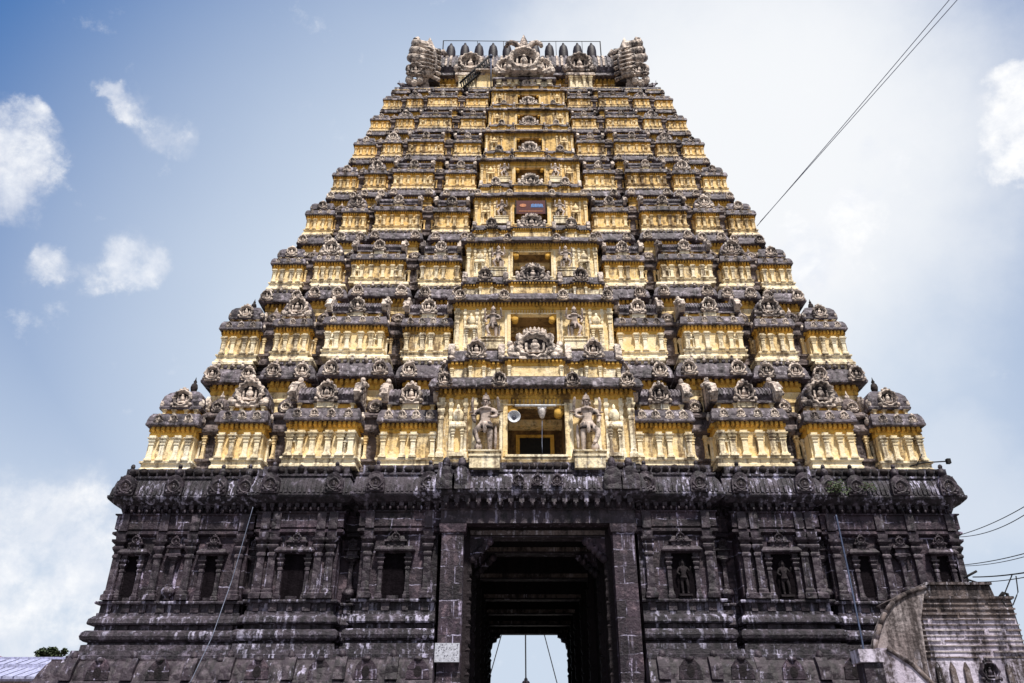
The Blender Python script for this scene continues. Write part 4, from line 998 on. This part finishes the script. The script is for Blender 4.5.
a, b = P(858, 649, YW-1.4), P(884, 662, YW-1.4); bl.box(a[0], b[0], YW-1.4, YW-.6, b[1], a[1], 'whitewash'); bl.box(a[0]+.15, b[0], YW-1.3, YW-.6, 0, b[1], 'granite_trim')
bl.build('stair_balustrade', wl)
ar = MB(); zc = P(980, 672)[1]
for i, px in enumerate((938, 952, 966, 988, 1008)):
    x = P(px, 672)[0]
    if i in (3,): ar.nasi(x, YW-.05, zc, .36, 'granite_trim', .3, n=14)
    else: ar.ext([(x-.12, zc-.6), (x-.1, zc+.1), (x, zc+.34), (x+.1, zc+.1), (x+.12, zc-.6)], YW-.14, YW+.1, 'brown_plaster', 'y')
ar.build('relief', body)
# lamp bracket on the wall, bent pipe, right edge lamp
a = at(969, 585, -3.5); lb = tag(empty('lamp_bracket', a), 'small black T-shaped lamp bracket on top of the grooved wall', 'lamp')
m = MB(); m.tube([(0, 0, 0), (0, 0, .42)], .035, 'cable_black'); m.build('post', lb); m = MB(); m.tube([(-.15, 0, .28), (.42, -.1, .55)], .05, 'cable_black'); m.tube([(0, 0, .22), (.36, 0, .1)], .04, 'cable_black'); m.build('head', lb)
m = MB(); m.tube([at(1000, 597, -4.4), at(1003, 593, -4.4), at(1007, 594, -4.4), at(1010, 604, -4.4), at(1018, 630, -4.4), at(1026, 660, -4.4), at(1050, 750, -4.4)], .07, 'cable_black', 8)
tag(m.build('bent_pipe'), 'black bent service pipe behind the right end of the grooved wall', 'pipe')

# ------------------------------------------------------------------ overhead cables
G = 'overhead cables right of the tower'
e = at(757, 226, 5.0); e2 = at(760, 222, 5.0)
f1 = at(931, 20, -8); f2 = at(942, 17, -8)
def beyond(a, b, t): return tuple(a[i]+(b[i]-a[i])*t for i in range(3))
wire('overhead_cable', [e, beyond(e, f1, 1.5)], .022, 'cable_grey', 'upper of two thin cables rising from the tower edge to the top of the sky', 'cable', 'pair of cables crossing the upper right sky', sag=.1)
wire('overhead_cable', [e2, beyond(e2, f2, 1.5)], .022, 'cable_grey', 'lower of two thin cables rising from the tower edge to the top of the sky', 'cable', 'pair of cables crossing the upper right sky', sag=.0)
for (p0, p1, lab, r, s) in [((956, 536), (1040, 497), 'higher strand of the topmost cable pair meeting the stone base', .016, .15), ((956, 537), (1040, 504), 'lower strand of the topmost cable pair meeting the stone base', .016, .3),
                         ((962, 565), (1040, 549), 'slack cable reaching the stone base in the middle of the right sky', .018, .08), ((962, 566), (1040, 552), 'cable just beneath the slack middle one reaching the stone base', .014, .12),
                         ((973, 577), (1040, 570), 'thick black cable leaving the lamp bracket on the grooved wall', .028, .06), ((973, 582), (1040, 574), 'thin cable under the thick black one above the grooved wall', .018, .08)]:
    wire('overhead_cable', [at(*p0, -1.0), at(*p1, -9)], r, 'cable_black', lab, 'cable', G, sag=s)
c = [at(x, y, -6) for x, y in ((1012, 575), (1006, 590), (1002, 600), (1006, 607), (1013, 605), (1018, 592), (1016, 576))]
wire('cable_loop', c, .022, 'cable_black', 'loose loop of cable hanging above the right end of the grooved wall', 'cable', n=4)

# ------------------------------------------------------------------ seen through the gate
b = at(526, 700, 60); ms = tag(empty('flag_mast', (b[0], 60, 0)), 'thin guyed mast seen through the gateway passage', 'mast')
m = MB(); m.tube([(0, 0, 0), (0, 0, 22)], .09, 'cable_black', 6); m.build('pole', ms)
for p in ((488, 683), (557, 683)):
    q = at(*p, 60); m = MB(); tq = at(505 if p[0] < 520 else 541, 622, 60)
    m.tube([(tq[0]-b[0], 0, tq[2]), (tq[0]-b[0]+(q[0]-tq[0])*2.6, 0, tq[2]+(q[2]-tq[2])*2.6)], .06, 'cable_black', 5); m.build('guy_wire', ms)
c = at(526, 676, 85); m = MB()
m.rloft(c[0]-3, c[0]+3, 83, 89, [(0, 0), (0, c[2]-4), (.6, c[2]-3.8), (.3, c[2]-3), (-2.2, c[2]-1.6), (-2.7, c[2]-1.5)], 'granite_trim'); m.pot(c[0], 86, c[2]-1.6, .6, 1.7, 'finial_metal'); tag(m.build('distant_shrine'), 'tip of a distant shrine finial at the foot of the gateway view', 'shrine')

# ------------------------------------------------------------------ left: tiled shed, red roofed house, tree
a, b2, c2 = at(-60, 661, 12), at(46, 660, 12), at(46, 679, 7.5)
sh = tag(empty('tiled_shed', (-26, 9, 0)), 'low shed with weathered blue-grey ribbed roof left of the tower base', 'shed')
m = MB(); xr = b2[0]+4; xl = -60
zr, ze = a[2], c2[2]
m.add([(x+26, y-9, z) for x, y, z in [(xl, 7.5, ze), (xr, 7.5, ze), (xr, 12, zr), (xl, 12, zr), (xl, 7.5, ze-.12), (xr, 7.5, ze-.12), (xr, 12, zr-.12), (xl, 12, zr-.12), (xl, 16.5, ze), (xr, 16.5, ze), (xl, 16.5, ze-.12), (xr, 16.5, ze-.12)]],
      [(0, 1, 2, 3), (4, 7, 6, 5), (0, 4, 5, 1), (3, 2, 9, 8), (7, 10, 11, 6), (8, 9, 11, 10), (1, 5, 6, 2), (2, 6, 11, 9)], 'tile_dark')
n = int((xr-xl)/.62); rr = random.Random(3)
for i in range(n):
    x = xl+i*.62+26; w = rr.uniform(.16, .27)
    m.ext([(-1.5, ze+.0), (-1.5, ze+.13), (3, zr+.13), (3, zr)], x-w, x+w, 'tile_blue', 'x')
m.box(xl+26, xr+26, 2.8, 3.3, zr-.02, zr+.2, 'tile_blue'); m.box(xl+26, xr+26, .6, .8, (ze+zr)/2+.0, (ze+zr)/2+.28, 'tile_blue')
m.build('roof', sh)
m = MB(); m.box(xl+26, xr+26, -1.2, 7.2, 0, ze-.05, 'pink_wall')
for i in range(6): m.box(-30+i*5, -28.6+i*5, -1.24, -1.1, 1.2, 3.2, 'void')
m.build('wall', sh)
a = at(11, 659, 45); hs = tag(empty('red_roofed_house', (a[0]-8, 45, 0)), 'red sloping roof end of a house behind the shed at far left', 'house')
zt = at(0, 653, 45)[2]; 
m = MB(); m.box(-8, 7.2, -4, 6, 0, a[2]-.3, 'pink_wall'); m.build('wall', hs)
m = MB(); m.ext([(-9, a[2]-.3), (8.2, a[2]-.35), (8.2, a[2]), (-1, zt+.4), (-9, a[2])], -4.5, 6.5, 'roof_red', 'y'); m.build('roof', hs)
def tree(px, pw, ytop, ybot, Y, seed):
    c = at(px, (ytop+ybot)/2, Y); R = abs(at(px+pw/2, ytop, Y)[0]-c[0]); top = at(px, ytop, Y)[2]
    tr = tag(empty('tree', (c[0], Y, 0)), 'small dark green tree top showing above the shed roof at left', 'tree')
    m = MB(); zc = top-R*.62; m.tube([(0, 0, 0), (.2, 0, zc*.5), (0, .1, zc)], .35, 'bark', 7, .15)
    r = random.Random(seed)
    for i in range(6): aa = i*1.05; m.tube([(0, 0, zc*.7), (R*.6*cos(aa), R*.6*sin(aa), zc+R*.2*sin(i*2))], .13, 'bark', 5, .04)
    m.build('trunk', tr)
    m = MB(); cl = [(r.gauss(0, .5)*R, r.gauss(0, .5)*R, zc+r.gauss(0, .28)*R) for _ in range(26)]
    for i in range(2600):
        q = r.choice(cl); x, y, z = (q[0]+r.gauss(0, .16)*R, q[1]+r.gauss(0, .16)*R, q[2]+r.gauss(0, .12)*R); d = r.uniform(.10, .22)
        t, e = r.uniform(0, 2*pi), r.uniform(-.9, .9); ax = (cos(t)*d, sin(t)*d, e*d); bx = (-sin(t)*d*.6, cos(t)*d*.6, r.uniform(-.6, .6)*d)
        m.add([(x-ax[0], y-ax[1], z-ax[2]), (x+bx[0], y+bx[1], z+bx[2]), (x+ax[0], y+ax[1], z+ax[2]), (x-bx[0], y-bx[1], z-bx[2])], [(0, 1, 2, 3)], 'leaf_green' if i % 3 else 'leaf_dark')
    m.build('crown', tr)
tree(47, 24, 648, 662, 40, 11)
